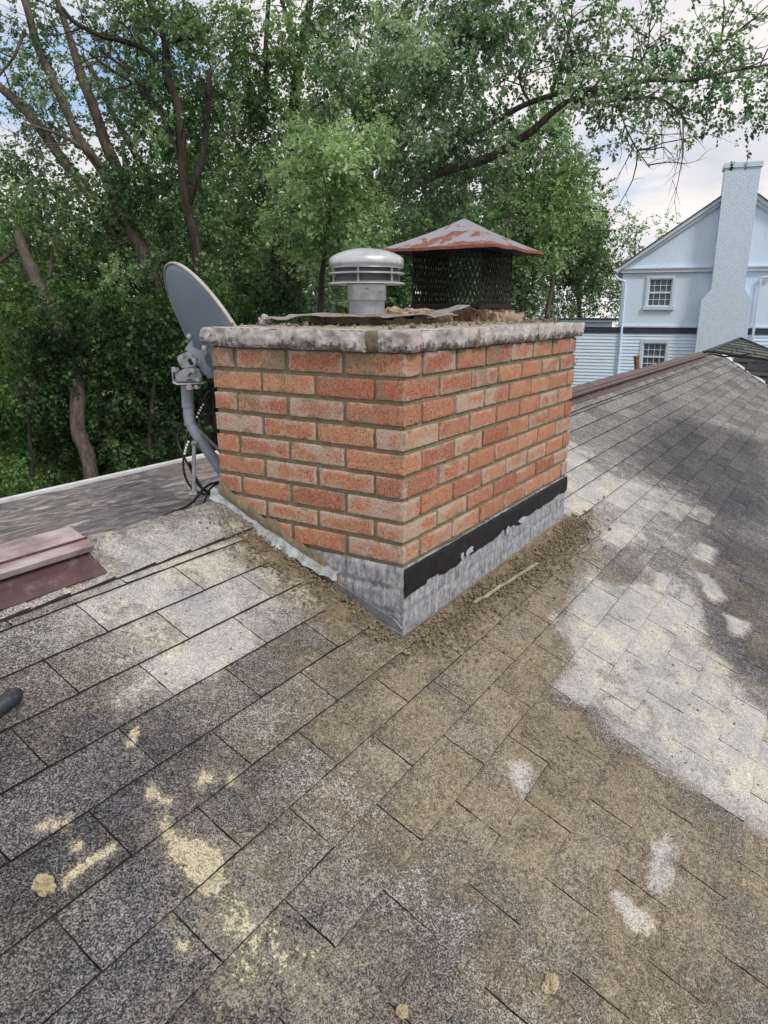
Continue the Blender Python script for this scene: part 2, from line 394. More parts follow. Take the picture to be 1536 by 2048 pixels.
M_HTRIM = plain('greyish_white_trim', (.60, .66, .73), .6, 0, .3, .06, 3)  # trim paint, greyer than the wall paint
M_NAVY = plain('dark_band_paint', (.045, .052, .085), .6, 0, .3, .2, 3)
def pbrick_f(t, b):
    u = t.new('ShaderNodeCombineXYZ'); t.l.new(t.attr('along'), u.inputs[0]); t.l.new(t.attr('high'), u.inputs[1])
    br = t.new('ShaderNodeTexBrick'); t.l.new(u.outputs[0], br.inputs[0]); br.inputs['Scale'].default_value = 1; br.offset = .5
    br.inputs['Brick Width'].default_value = .21; br.inputs['Row Height'].default_value = .072; br.inputs['Mortar Size'].default_value = .007; br.inputs['Mortar Smooth'].default_value = .3
    n = t.noise(t.coord(), 6, 5, .7)
    c = t.ramp(n, (.3, tuple(x*.82 for x in HC)), (.6, tuple(x*.95 for x in HC)))
    c = t.mix(t.math('MULTIPLY', t.smooth(t.noise(t.coord(), 16, 5, .75), .66, .72), .6), c, (.20, .22, .25))
    c = t.mix(t.math('MULTIPLY', br.outputs['Fac'], .22), c, (.42, .52, .66))
    t.l.new(t.bump(t.math('ADD', t.math('MULTIPLY', br.outputs['Fac'], -1), t.math('MULTIPLY', n, .5)), .9, .012), b.inputs['Normal']); return c
M_PBRICK = mat('painted_white_brick', pbrick_f, .7, 0, .3)
M_GLASS = mat('window_glass', lambda t, b: t.ramp(t.noise(t.coord(), 3, 4, .6), (.3, (.045, .06, .065)), (.7, (.11, .14, .15))), .08, 0, .7)
M_CURT = plain('curtain_behind_glass', (.16, .19, .20), .5, 0, .6, .45, 5)
M_ROOFD = plain('dark_roof_edge', (.03, .035, .045), .8)
def bark_f(col):
    def f(t, b):
        p = t.coord(); n = t.noise(t.map(p, scale=(1, 1, .22)), 26, 6, .7); k = t.noise(p, 3, 4, .6)
        t.l.new(t.bump(n, .9, .03), b.inputs['Normal'])
        c = t.ramp(n, (.32, tuple(x*.35 for x in col)), (.52, col), (.74, tuple(x*1.7 for x in col)))
        return t.mix(t.math('MULTIPLY', t.smooth(k, .5, .68), .35), c, (.07, .09, .045))
    return f
M_BARK = mat('grey_brown_bark', bark_f((.15, .125, .105)), .95, 0, .1)
M_BARKD = mat('dark_bark', bark_f((.06, .05, .043)), .95, 0, .1)
def leaf_mat(name, dark, midc, lite, trans=.42):
    m = bpy.data.materials.new(name); m.use_nodes = True; t = NT(m.node_tree); t.n.clear()
    v = t.attr('hue'); c = t.ramp(v, (0, dark), (.5, midc), (1, lite))
    b = t.new('ShaderNodeBsdfPrincipled'); t.l.new(c, b.inputs['Base Color']); b.inputs['Roughness'].default_value = .5; b.inputs['Specular IOR Level'].default_value = .35
    tr = t.new('ShaderNodeBsdfTranslucent'); t.l.new(t.mix(1, c, (1.05, 1.25, .55), 'MULTIPLY'), tr.inputs[0])
    mx = t.new('ShaderNodeMixShader'); mx.inputs[0].default_value = trans; t.l.new(b.outputs[0], mx.inputs[1]); t.l.new(tr.outputs[0], mx.inputs[2])
    o = t.new('ShaderNodeOutputMaterial'); t.l.new(mx.outputs[0], o.inputs[0]); return m
L_BLUE = leaf_mat('leaf_blue_green', (.045, .09, .058), (.155, .24, .155), (.44, .57, .41))
L_MID = leaf_mat('leaf_mid_green', (.04, .085, .042), (.14, .235, .115), (.41, .54, .32))
L_PALE = leaf_mat('leaf_pale_green', (.09, .17, .08), (.27, .39, .20), (.56, .70, .45))
L_DARK = leaf_mat('leaf_deep_shaded_green', (.02, .05, .022), (.06, .125, .045), (.17, .28, .10))  # deep green darkened further, so undergrowth shade sits in the leaf colour
L_YEL = leaf_mat('leaf_yellow_green', (.10, .17, .03), (.22, .32, .05), (.36, .45, .09))
def ground_f(t, b):
    n = t.noise(t.coord(), 1.1, 6, .7); return t.ramp(n, (.35, (.02, .035, .012)), (.6, (.05, .07, .025)), (.8, (.09, .075, .045)))
M_GROUND = mat('woodland_floor', ground_f, .95, 0, .1)
# ================================================================ GROUND; yellow-green leaves at the left put sunlight into the foliage colour
ground = mesh('ground', [(-60, -60, -4.6), (160, -60, -4.6), (160, 160, -4.6), (-60, 160, -4.6)], [(0, 1, 2, 3)], M_GROUND)
tag(ground, kind='structure')

# ================================================================ THE ROOF WE STAND ON
ST = {
 'white': [(.09, [(0.57,-0.27),(0.82,-0.27),(1.08,-0.26),(1.13,-0.34),(1.25,-0.44),(1.26,-0.54),(1.64,-0.56),(1.28,-0.68),(1.07,-0.73),(1.04,-0.83),(0.86,-0.91),(0.86,-1.11),(0.29,-1.16),(0.25,-0.99),(0.24,-0.88),(0.21,-0.75),(0.22,-0.67),(0.2,-0.61),(0.27,-0.53),(0.23,-0.41),(0.43,-0.42),(0.5,-0.35)]),
  (.05, [(-0.07,-0.8),(0.0,-0.83),(-0.02,-0.86),(-0.13,-0.87),(-0.21,-0.85),(-0.17,-0.82)]),
  (.035, [(-0.27,-0.76),(-0.26,-0.81),(-0.27,-0.87),(-0.31,-0.87),(-0.33,-0.84),(-0.31,-0.79)]),
  (.05, [(-0.15,-0.44),(-0.11,-0.47),(-0.16,-0.51),(-0.22,-0.51),(-0.2,-0.47)]),
  (.07, [(1.91,-0.5),(2.1,-0.52),(2.12,-0.6),(1.9,-0.62),(1.86,-0.56)]), (.07, [(1.69,-0.59),(1.75,-0.66),(1.59,-0.74),(1.48,-0.71),(1.54,-0.63)]),
  (.07, [(1.5,-0.45),(1.55,-0.56),(1.33,-0.58),(1.28,-0.48)]), (.16, [(1.38,-0.07),(1.72,-0.13),(1.85,-0.28),(1.74,-0.37),(1.46,-0.27),(1.3,-0.15)]),
  (.06, [(1.45,-0.76),(1.5,-0.86),(1.33,-0.86),(1.28,-0.8)]), (.35, [(1.89,0.18),(2.3,0.02),(2.15,-0.23),(1.74,-0.23),(1.64,-0.05),(1.64,0.09)]),
  (.22, [(-0.5,0.79),(-0.29,0.80),(-0.07,0.75),(-0.05,0.58),(-0.27,0.53),(-0.51,0.49),(-0.68,0.47),(-0.68,0.56)]),
  (.09, [(-0.51,0.45),(-0.32,0.46),(-0.23,0.36),(-0.39,0.29),(-0.51,0.34)]), (.06, [(-0.53,0.31),(-0.38,0.31),(-0.38,0.22),(-0.55,0.19),(-0.64,0.23),(-0.6,0.3)]),
  (.08, [(-0.93,-.24),(-0.88,-0.25),(-0.88,-0.33),(-0.88,-0.42),(-0.95,-0.41),(-0.95,-0.33)])],
 'tan': [(.07, [(0.33,-0.52),(0.45,-0.57),(0.49,-0.66),(0.42,-0.71),(0.32,-0.71),(0.3,-0.66),(0.26,-0.59)]), (.05, [(-0.38,0.56),(-0.31,0.53),(-0.33,0.46),(-0.43,0.47)]),
  (.14, [(-0.0,0.2),(1.5,0.1),(1.50,-0.17),(0.85,-0.25),(0.41,-0.40),(0.21,-0.41),(0.24,-0.53),(0.19,-0.65),(0.06,-0.67),(-0.12,-0.52),(-0.32,-0.36),(-0.35,-0.19),(-0.24,-0.07)]),
  (.10, [(-0.05,0.73),(0.05,0.5),(0.05,-0.03),(-0.13,0.0),(-0.20,0.19),(-0.22,0.36),(-.15,.60)]),
  (.5, [(-0.35,0.25),(-0.0,-0.03),(0.28,-0.72),(0.30,-1.09),(-0.29,-1.22),(-0.71,-0.78),(-0.64,-0.51),(-0.62,-0.2),(-0.60,0.01)]),
  (.06, [(.74,-.83),(.79,-.86),(.75,-.92),(.70,-.88)]), (.04, [(.62,-.55),(.68,-.56),(.67,-.60),(.61,-.59)]), (.05, [(.05,-1.0),(.2,-.98),(.1,-1.15),(-.1,-1.1)]),
  (.10, [(-.70,.47),(-.55,.50),(-.48,.38),(-.60,.33)]), (.10, [(-.62,.70),(-.50,.72),(-.46,.60),(-.60,.58)])],
 'dark': [(.35, [(-1.6,0.55),(-0.95,0.42),(-0.79,0.28),(-0.61,0.1),(-0.74,-0.2),(-0.69,-0.56),(-0.9,-0.9),(-1.8,-.9)]),
  (.5, [(3.42,0.13),(4.6,0.12),(5.2,-0.47),(3.33,-0.75),(2.38,-0.49),(2.63,-0.11)]), (.4, [(2.37,-0.53),(2.57,-0.83),(1.3,-1.22),(.95,-1.1),(1.25,-0.76)])],
 'smear': [(.035, [(-0.905,-0.01),(-0.88,-0.01),(-0.88,-0.05),(-0.858,-0.11),(-0.855,-0.15),(-0.873,-0.18),(-0.91,-0.19),(-0.935,-0.165),(-0.932,-0.13),(-0.925,-0.08)]), (.22, [(-.915,-.17),(-.88,-.18),(-.885,-.30),(-.89,-.40),(-.94,-.38),(-.935,-.26)]),
  (.02, [(-0.95,-0.235),(-0.90,-0.23),(-0.89,-0.235),(-0.945,-0.245)]), (.010, [(-0.80,0.195),(-0.785,0.19),(-0.82,0.155),(-0.835,0.16)]), (.016, [(-0.88,0.055),(-0.85,0.06),(-0.86,0.03),(-0.84,0.01),(-0.86,0.005),(-0.88,0.04)]),
  (.014, [(-1.07,0.12),(-1.04,0.12),(-1.02,0.1),(-1.0,0.1),(-1.02,0.08),(-1.05,0.1),(-1.07,0.11)]), (.012, [(-1.035,0.052),(-1.02,0.05),(-1.025,0.03),(-1.042,0.035)]),
  (.02, [(-1.01,-0.195),(-0.995,-0.21),(-1.01,-0.22),(-1.02,-0.21)]), (.012, [(-1.08,0.012),(-1.03,0.015),(-0.98,0.008),(-0.98,-0.006),(-1.04,-0.002),(-1.09,-0.004)]),
  (.02, [(-.60,-.715),(-.585,-.72),(-.60,-.74),(-.615,-.73)]), (.012, [(-.735,-.02),(-.72,-.02),(-.72,-.04),(-.74,-.04)]), (.03, [(-.79,.0),(-.76,.02),(-.75,-.01)])]}
# soft mortar disc left by a footprint
ST['dust'] = [(1.6, [(-.9,.75),(1.5,.75),(1.9,-.2),(1.5,-1.4),(-.9,-1.2),(-.8,-.5),(-.8,.2)])]
ST['white'] += [(.45, [(-.75,.70),(-.1,.72),(-.10,.34),(-.40,.20),(-.70,.26)]), (.8, [(1.2,.55),(2.4,.45),(2.6,-.3),(1.5,-.3)])]
ST['tan'].append((.05, [(-0.83,-0.19),(-0.78,-0.20),(-0.78,-0.25),(-0.83,-0.26)]))
def poly_val(px, ps, poly, wd):
    P = np.array(poly); n = len(P); inside = np.zeros(px.shape, bool); dmin = np.full(px.shape, 1e9)
    for i in range(n):
        x0, y0 = P[i]; x1, y1 = P[(i+1) % n]
        c = ((y0 > ps) != (y1 > ps)); 
        with np.errstate(divide='ignore', invalid='ignore'):
            xi = (x1-x0)*(ps-y0)/(y1-y0 if y1 != y0 else 1e-9)+x0
        inside ^= c & (px < xi)
        ex, ey = x1-x0, y1-y0; t = np.clip(((px-x0)*ex+(ps-y0)*ey)/(ex*ex+ey*ey), 0, 1)
        dmin = np.minimum(dmin, np.hypot(px-x0-t*ex, ps-y0-t*ey))
    d = np.where(inside, dmin, -dmin)
    return np.clip(.55+d/wd, 0, 1)
def stain_attrs(xs):
    xs = np.array(xs); px, ps = xs[:, 0], xs[:, 1]; out = {}
    for k, lst in ST.items():
        v = np.zeros(len(xs))
        for wd, poly in lst:
            q = np.array(poly); m = (px > q[:, 0].min()-wd) & (px < q[:, 0].max()+wd) & (ps > q[:, 1].min()-wd) & (ps < q[:, 1].max()+wd)
            if m.any(): v[m] = np.maximum(v[m], poly_val(px[m], ps[m], poly, wd))
        out[k] = v
    return out

house = root('house_roof', (0, 0, ZB), 'near grey shingle roof spattered with tan mortar dust around the brick chimney', 'roof')
EXP = .1205; TABW = .305
rs = random.Random(4)
def xvalley(s): return 9.24 + (s*CA)*1.1/.79          # where the slope meets the cross wing's valley
V = []; F = []; xs = []; fa = []; mi = []; tone = []
def add_tab(x0, x1, sb, st, nx, ns, dark, sag=0):
    base = len(V); curl = rs.uniform(0, .0025); tl = rs.random(); ln = rs.uniform(-.0015, .0015)
    for j in range(ns+1):
        for i in range(nx+1):
            a = i/nx; b = j/ns
            x = x0+(x1-x0)*a + (rs.uniform(-.0011, .0011) if i in (0, nx) else 0)
            s = sb+(st-sb)*b + (mn.noise((x*21, sb*50, 3))*.0014+ln*a if j == 0 else 0)
            h = .0010+.0062*(1-b) + curl*(1-b)**2*abs(a-.5)*2 + mn.noise((x*7, s*7, 1))*.0012
            V.append(rp(x, s, h)); xs.append((x, s)); tone.append(tl)
    k = nx+1
    for j in range(ns):
        for i in range(nx): F.append((base+j*k+i, base+j*k+i+1, base+(j+1)*k+i+1, base+(j+1)*k+i)); mi.append(0)
    # cut edges: butt and both sides
    ring = [base+i for i in range(k)]; b2 = len(V)
    for i in range(k):
        x, s = xs[base+i]; V.append(rp(x, s+.0004, -.001)); xs.append((x, s)); tone.append(tl)
    for i in range(nx): F.append((b2+i, b2+i+1, base+i+1, base+i)); mi.append(1)
    for col in (0, nx):
        b3 = len(V)
        for j in range(ns+1):
            x, s = xs[base+j*k+col]; V.append(rp(x, s, -.001)); xs.append((x, s)); tone.append(tl)
        for j in range(ns):
            q = (b3+j, b3+j+1, base+(j+1)*k+col, base+j*k+col); F.append(q if col else q[::-1]); mi.append(1)
S0 = .45
for k in range(-1, 32):
    sb = S0-EXP*k; st = sb+EXP
    if k == -1: st = .60
    ph = -.675 if k % 2 == 0 else -.52
    ph += rs.uniform(-.006, .006)
    n0 = int((-3.4-ph)/TABW); x = ph+n0*TABW
    while x < xvalley(sb)+.0:
        x1 = x+TABW; xe = min(x1, xvalley((sb+st)/2))
        far = max(abs((x+x1)/2+1.6), abs(sb+.9)*1.0)
        if sb < -1.7: nx, ns = 4, 2
        elif x < 1.9 and x > -1.5: nx, ns = 24, 10
        elif x < 4: nx, ns = 10, 4
        else: nx, ns = 5, 3
        if xe-x > .03: add_tab(x+.0016, xe-.0016, sb, st, nx, ns, 0)
        x = x1
tone = np.array(tone)
at_ = stain_attrs(xs); at_['tone'] = tone
slope = mesh('roof_slope', np.array([tuple(v) for v in V]), F, M_SH, house, mats=[M_SH, M_EDGE], midx=mi, vattr=at_)
slope['label'] = 'grey three-tab shingles with white wash patches and tan dust'
b = MB()   # deck under the tabs, dark in the slots
b.add([rp(-3.5, -3.6, -.0012), rp(xvalley(-3.6), -3.6, -.0012), rp(xvalley(.62), .62, -.0012), rp(-3.5, .62, -.0012)], [(0, 1, 2, 3)])
b.build('underlayment', M_GROOVE, house)
# ---- ridge shingles (folded over the ridge), their own thickness
SR = .768                                          # ridge line, up the slope
def ridge_pt(x, t, h):
    """t: signed distance from the ridge over the fold (negative = our side)"""
    r_ = .05
    y0 = SR*CA; z0 = ZB+SR*SA
    a = math.atan(SL)
    if t < -r_: p = rp(x, SR+t, h); return p
    if t > r_: q = rp(x, SR-t, h); return Vector((x, 2*y0-q.y, q.z))
    f = t/r_; ang = a*f
    # rounded crown
    q = rp(x, SR-r_, h); dz = (q.z - (z0)) ; 
    return Vector((x, y0+ (y0-q.y)*f, q.z + (1-f*f)*.5*r_*SL + 0))
V = []; F = []; xs = []; mi = []; tone = []
def ridge_piece(x0, x1, half, lift0, lift1, n=18, m=6):
    base = len(V); tl = rs.random(); sk = rs.uniform(-.006, .006)
    for i in range(m+1):
        a = i/m; x = x0+(x1-x0)*a; h = lift0+(lift1-lift0)*a
        for j in range(n+1):
            t = -half+2*half*j/n
            p = ridge_pt(x+sk*(j/n-.5)+ (mn.noise((t*30, x0*9, 2))*.0015 if i in (0, m) else 0), t+(mn.noise((x*25, 1, 1))*.002 if j == 0 else 0), h+mn.noise((x*8, t*8, 4))*.0015)
            V.append(p); xs.append((x, SR-abs(t))); tone.append(tl)
    k = n+1
    for i in range(m):
        for j in range(n): F.append((base+i*k+j, base+(i+1)*k+j, base+(i+1)*k+j+1, base+i*k+j+1)); mi.append(0)
    b2 = len(V)
    for (idx, dx) in ((0, 0), (m, 0)):
        b3 = len(V)
        for j in range(k):
            v = V[base+idx*k+j]; V.append(v-Vector((0, 0, .006))); xs.append(xs[base+idx*k+j]); tone.append(tl)
        for j in range(n): 
            q = (b3+j, b3+j+1, base+idx*k+j+1, base+idx*k+j); F.append(q if idx == 0 else q[::-1]); mi.append(1)
    for col in (0, n):
        b3 = len(V)
        for i in range(m+1):
            v = V[base+i*k+col]; V.append(v-Vector((0, 0, .007))); xs.append(xs[base+i*k+col]); tone.append(tl)
        for i in range(m):
            q = (b3+i, b3+i+1, base+(i+1)*k+col, base+i*k+col); F.append(q); mi.append(1)
x = -.80
while x < 1.62:
    ridge_piece(x, x+.133, .168, .006, .014); x += .130
x = 1.62
while x < 9.9:
    ridge_piece(x, x+.133, .168, .006, .014, 10, 2); x += .130
x = -3.5
while x < -.80:
    ridge_piece(x, x+.133, .168, .006, .014, 10, 2); x += .130
at_ = stain_attrs(xs); at_['tone'] = np.array(tone)
mesh('ridge_cap', np.array([tuple(v) for v in V]), F, M_SH, house, mats=[M_SH, M_EDGE], midx=mi, vattr=at_)
# ---- back slope and low flat roof behind the ridge
yR = SR*CA; zR = ZB+SR*SA
b = MB(); yb = yR+.42; zb = zR-.42*SL
b.add([(-3.5, yR, zR-.002), (9.9, yR, zR-.002), (9.9, yb, zb), (-3.5, yb, zb)], [(0, 1, 2, 3)])
o = b.build('back_slope', M_SH, house)
Y2 = 2.10; ZF = -.72
NX, NY = 160, 30; V = []; F = []
for j in range(NY+1):
    for i in range(NX+1):
        x = -3.6+(2.6+3.6)*i/NX; y = yb-.12+(Y2-yb+.12)*j/NY
        z = ZF+.008*mn.noise((x*2.2, y*5, 0))+.006*mn.noise((x*6+y*4, y*9, 5))
        V.append((x, y, z))
for j in range(NY):
    for i in range(NX): a = j*(NX+1)+i; F.append((a, a+1, a+NX+2, a+NX+1))
fl = mesh('flat_roof', V, F, M_MEMB, house, smooth=True); fl['label'] = 'low flat roof of chalky grey-brown membrane behind the ridge'
b = MB(); b.box((-3.6, Y2-.01, ZF-.16), (2.6, Y2+.02, ZF+.016)); b.build('roof_edging', M_WTRIM, fl, bevel=.004)
b = MB(); b.box((-3.5, -3.25, -4.6), (9.0, 2.0, -2.75)); b.box((-3.5, 1.0, -2.75), (2.5, 2.02, -.90)); b.build('wall', M_HOUSE, house)
# ---- valley flashing and the cross wing
b = MB(); v0 = rp(xvalley(.62), .62, .004); 
vd = []
for s in np.linspace(.66, -3.6, 14): vd.append((xvalley(s), s))
for (xa, sa), (xb_, sb_) in zip(vd[:-1], vd[1:]):
    b.add([rp(xa-.02, sa, .012), rp(xa+.17, sa, .030), rp(xb_+.17, sb_, .030), rp(xb_-.02, sb_, .012)], [(0, 1, 2, 3)])
b.build('valley_flashing', M_WTRIM, house)
cw = root('cross_wing_roof', (10.5, -1, -.8), 'far hipped roof section of grey-green and blackened shingles beyond the valley strip', 'roof')
def wing(xo, y, zo): return Vector((xo, y, zo))
# plane rising towards +x from the valley, courses level along y
V = []; F = []; mi = []; tone = []
kx = .3203*1.0
def wp(d, y, h=0):
    """d: plan distance along x from the valley line at that y"""
    s = y/CA; x0 = xvalley(s)+.17; z0 = ZB+SL*y
    return Vector((x0+d, y, z0+.02+d*kx*.98+h))
# use level courses: z const -> plane z = zc + kx*(x - xc)
xc, yc = xvalley(.62), .62*CA; zc = ZB+SL*yc
def zpl(x): return zc+kx*(x-xc)
cnt = 0
xq = 5.0
XM = on(1536, 719, (-kx, 0, 1), (xc, yc, zc)).x
while xq < XM-.01:
    x1 = min(xq+.30, XM); off = rs.uniform(0, .3)
    # y where valley is at x
    yv = (xq-9.24)*.79/1.1
    y = -4.5+ (off)
    while y < .9:
        y1 = y+.30
        vx = 9.24+((y+y1)/2)*1.1/.79+.12
        if vx < x1-.02:
            xa = max(xq, vx)
            a = len(V); tl = rs.random()
            for (xx, yy, h) in ((xa, y+.006, .008), (x1, y+.006, .0), (x1, y1-.006, .0), (xa, y1-.006, .008)):
                V.append((xx, yy, zpl(xx)+h+.01)); tone.append(tl)
            V += [(xa, y+.006, zpl(xa)-.004), (xa, y1-.006, zpl(xa)-.004)]; tone += [tl]*2
            F.append((a, a+1, a+2, a+3)); F.append((a+4, a, a+3, a+5)); mi += [0, 1]
        y = y1
    xq = x1
mesh('weathered_slope', V, F, M_SH3, cw, mats=[M_SH3, M_EDGE], midx=mi, vattr={'tone': tone})['label'] = 'blackened lower slope of dark shingles'
b = MB(); b.add([(XM, -4.5, zpl(XM)-.01), (XM, (XM-9.24)*.79/1.1, zpl(XM)-.01), (9.24-4.5*1.1/.79, -4.5, zpl(2.97)-.01)], [(0, 1, 2)])
b.build('underlayment', M_GROOVE, cw)
# hipped peak beyond
A = at(1386, 715, 10.6); B = at(1480, 679, 13.2); D = at(1700, 764, 11.0); E = at(1480, 722, 10.4)
V = []; F = []; tone = []; mi = []
def tri_rows(P, Q, T, n):
    """shingled triangle: P,Q the low edge, T the peak"""
    for i in range(n):
        a0, a1 = i/n, (i+1)/n
        l0, r0 = P.lerp(T, a0), Q.lerp(T, a0); l1, r1 = P.lerp(T, a1), Q.lerp(T, a1)
        m = max(1, int((r0-l0).length/.30)); up = Vector((0, 0, .014))
        for j in range(m):
            u0, u1 = j/m+.006, (j+1)/m-.006; k = len(V); tl = rs.random()
            V.extend([l0.lerp(r0, u0)+up, l0.lerp(r0, u1)+up, l1.lerp(r1, u1), l1.lerp(r1, u0), l0.lerp(r0, u0)-up, l0.lerp(r0, u1)-up]); tone.extend([tl]*6)
            F.append((k, k+1, k+2, k+3)); F.append((k+4, k+5, k+1, k)); mi.extend([0, 1])
tri_rows(A, D, B, 9)
mesh('hip_slope', [tuple(v) for v in V], F, M_SH2, cw, mats=[M_SH2, M_EDGE], midx=mi, vattr={'tone': tone})['label'] = 'grey-green shingled hip running up to a peak'
b = MB(); b.add([A+Vector((0, 0, -.02)), D+Vector((0, 0, -.02)), B+Vector((0, 0, -.02)), B+FW*3+Vector((0, 0, -2)), A+Vector((0, 0, -2.5)), D+Vector((0, 0, -2.5))], [(0, 1, 2), (0, 2, 3, 4), (2, 1, 5, 3), (0, 4, 5, 1)])
b.build('hip_back', M_SH3, cw)
b = MB(); b.tube([A+Vector((0, 0, .01)), A.lerp(B, .5)+Vector((0, 0, .012)), B+Vector((0, 0, .02)), D.lerp(B, .5)+Vector((0, 0, .012)), D+Vector((0, 0, .01))], .028, 6); b.build('hip_cap', M_SH2, cw)
# cables lying over the ridge
b = MB(); b.tube(spline([at(1388, 713, 10.3), at(1410, 704, 10.1), at(1440, 706, 9.9), at(1475, 712, 9.7), at(1540, 720, 9.4), at(1640, 735, 9.0)]), .016, 6); b.tube(spline([at(1392, 716, 10.2), at(1420, 708, 10.1), at(1450, 713, 9.9), at(1500, 708, 9.7)]), .012, 6)
tag(b.build('roof_cable', M_BLACK), 'black cables lying across the far end of the ridge', 'cable')
# ---- brown metal ridge vents
def vent(name_label, xa, xb_, seams, near):
    rv = root('ridge_vent', (xa, yR, zR), None, None); rv.parent = house; rv.location = Vector((xa, yR, zR))-world_loc(house)
    rv['label'] = name_label
    n = max(2, int((xb_-xa)/.08)); 
    def strip(name, prof, mt, wav=.0, two=True):
        V = []; F = []
        for i in range(n+1):
            x = xa+(xb_-xa)*i/n
            for (dy, dz) in prof:
                wv = wav*mn.noise((x*5, dy*4, 7)) ; ex = 0
                V.append((x, yR+dy, zR+dz+wv))
        k = len(prof)
        for i in range(n):
            for j in range(k-1): F.append((i*k+j, (i+1)*k+j, (i+1)*k+j+1, i*k+j+1))
        o = mesh(name, V, F, mt, rv); sm = o.modifiers.new('thick', 'SOLIDIFY'); sm.thickness = .003; return o
    strip('vent_hood', [(-.092, .006), (-.100, .022), (-.093, .027), (0, .056), (.093, .027), (.100, .022), (.092, .006)], M_DUSTY if near else M_BROWN, .0015)
    strip('louver', [(-.070, .040), (-.066, .0), (-.062, -.02)], M_EDGE if False else M_BROWN)
    strip('flange', [(-.060, .006), (-.09, -.018), (-.128, -.036), (-.140, -.046)] if near else [(-.060, .006), (-.09, -.018), (-.112, -.034)], M_BROWN, .010 if near else .003)
    strip('back_flange', [(.060, .006), (.09, -.018), (.125, -.036)], M_BROWN, .004)
    if near:
        b = MB(); prof = [(-.100, .022), (-.093, .027), (0, .056), (.093, .027), (.100, .022), (.08, .006), (0, .016), (-.08, .006)]
        b.prism([(xb_-.004, yR+dy, zR+dz-.002) for dy, dz in prof], (.003, 0, 0)); b.build('end_cap', M_BROWN, rv)
    return rv
vent('dusty brown metal ridge vent left of the chimney', -3.5, -.545, 0, True)
vent('long brown metal ridge vent right of the chimney', 1.9, 8.9, 0, False)

# ================================================================ CHIMNEY
WL, WR = .700, 1.393
zb_rows = [-.066, -.132, -.198, -.264, -.330, -.396, -.462, -.5225, -.5885]
chim = root('chimney', (WR/2, WL/2, ZB), 'red-orange brick chimney with olive mortar, stone coping and grey painted base', 'chimney')
rb = random.Random(9)
BV = []; BF = []; Brnd = []; Bedge = []; Bbloom = []; Bhaze = []
def brick(x0, x1, y0, y1, z0, z1, res=.009, bloom=None, haze=0):
    r_ = .0035; rnd = rb.random(); bl = rb.random() if bloom is None else bloom
    jit = [rb.uniform(-.0012, .0012) for _ in range(6)]
    x0 += jit[0]; x1 += jit[1]; y0 += jit[2]; y1 += jit[3]; z0 += jit[4]; z1 += jit[5]
    c = Vector(((x0+x1)/2, (y0+y1)/2, (z0+z1)/2)); h = Vector(((x1-x0)/2, (y1-y0)/2, (z1-z0)/2))
    def nodes(hh):
        n = max(2, int(2*hh/res)); return [-hh, -hh+r_*.5, -hh+r_]+[(-hh+r_)+(2*hh-2*r_)*i/n for i in range(1, n)]+[hh-r_, hh-r_*.5, hh]
    ax = [nodes(h[0]), nodes(h[1]), nodes(h[2])]
    for a in range(3):
        u, v = (a+1) % 3, (a+2) % 3
        for sgn in (-1, 1):
            base = len(BV); nu, nv = len(ax[u]), len(ax[v])
            for j in range(nv):
                for i in range(nu):
                    p = [0, 0, 0]; p[a] = sgn*h[a]; p[u] = ax[u][i]; p[v] = ax[v][j]; p = Vector(p)
                    q = Vector([max(-h[k]+r_, min(h[k]-r_, p[k])) for k in range(3)]); d = p-q
                    nrm = d.normalized() if d.length > 0 else Vector()
                    e = min(h[u]-abs(ax[u][i]), h[v]-abs(ax[v][j]))
                    wpos = c+q+nrm*r_
                    nz = mn.noise(wpos*60)*.0013+mn.noise(wpos*170)*.0009
                    if e < .006: nz -= abs(mn.noise(wpos*95+Vector((rnd*9, 0, 0))))*.0028
                    BV.append(wpos+nrm*nz); Brnd.append(rnd); Bbloom.append(bl); Bhaze.append(haze)
                    Bedge.append(max(0, 1-e/.016))
            for j in range(nv-1):
                for i in range(nu-1):
                    f = (base+j*nu+i, base+j*nu+i+1, base+(j+1)*nu+i+1, base+(j+1)*nu+i)
                    BF.append(f if sgn > 0 else f[::-1])
M_ = .203; BLn = .1905; BD = .092
blooms = {('L', 1, 0): .25, ('L', 1, 2): .2, ('L', 2, 3): .75, ('R', 4, 0): 1.0, ('R', 2, 0): .9, ('R', 6, 0): .9}
ztop = -.0075
for k in range(1, 13):
    if k <= 9: zb_ = zb_rows[k-1]; zt = ztop if k == 1 else zb_rows[k-2]-.0118
    else: continue
    hz = {1: .42, 2: .20, 3: .1}.get(k, .0)
    odd = k % 2 == 1
    # left wall (x=0), running along y
    y = 0 if odd else .1015
    j = 0
    while y < WL-.03:
        y1 = min(y+BLn, WL); 
        if WL-y1 < .03: y1 = WL
        brick(0, BD, y, y1, zb_, zt, bloom=rb.random()*.85 if k > 3 else rb.random(), haze=hz*rb.uniform(.4, 1)); y = y1+.0125; j += 1
    # right wall (y=0), running along x
    x = .1015 if odd else 0
    while x < WR-.03:
        x1 = min(x+BLn, WR)
        if WR-x1 < .03: x1 = WR
        brick(x, x1, 0, BD, zb_, zt, bloom=.35+.75*rb.random() if x < .02 else rb.random()*.9, haze=hz*rb.uniform(.2, .9)); x = x1+.0125
    # back and far walls
    x = .102
    while x < WR-.03:
        x1 = min(x+BLn, WR); brick(x, x1, WL-BD, WL, zb_, zt, res=.05); x = x1+.010
    y = .102
    while y < WL-.11:
        y1 = min(y+BLn, WL-.102); brick(WR-BD, WR, y, y1, zb_, zt, res=.04); y = y1+.010
mesh('brick_wall', np.array([tuple(v) for v in BV]), np.array(BF), M_BRICK, chim, smooth=True, vattr={'rnd': Brnd, 'edge': Bedge, 'bloom': Bbloom, 'haze': Bhaze})
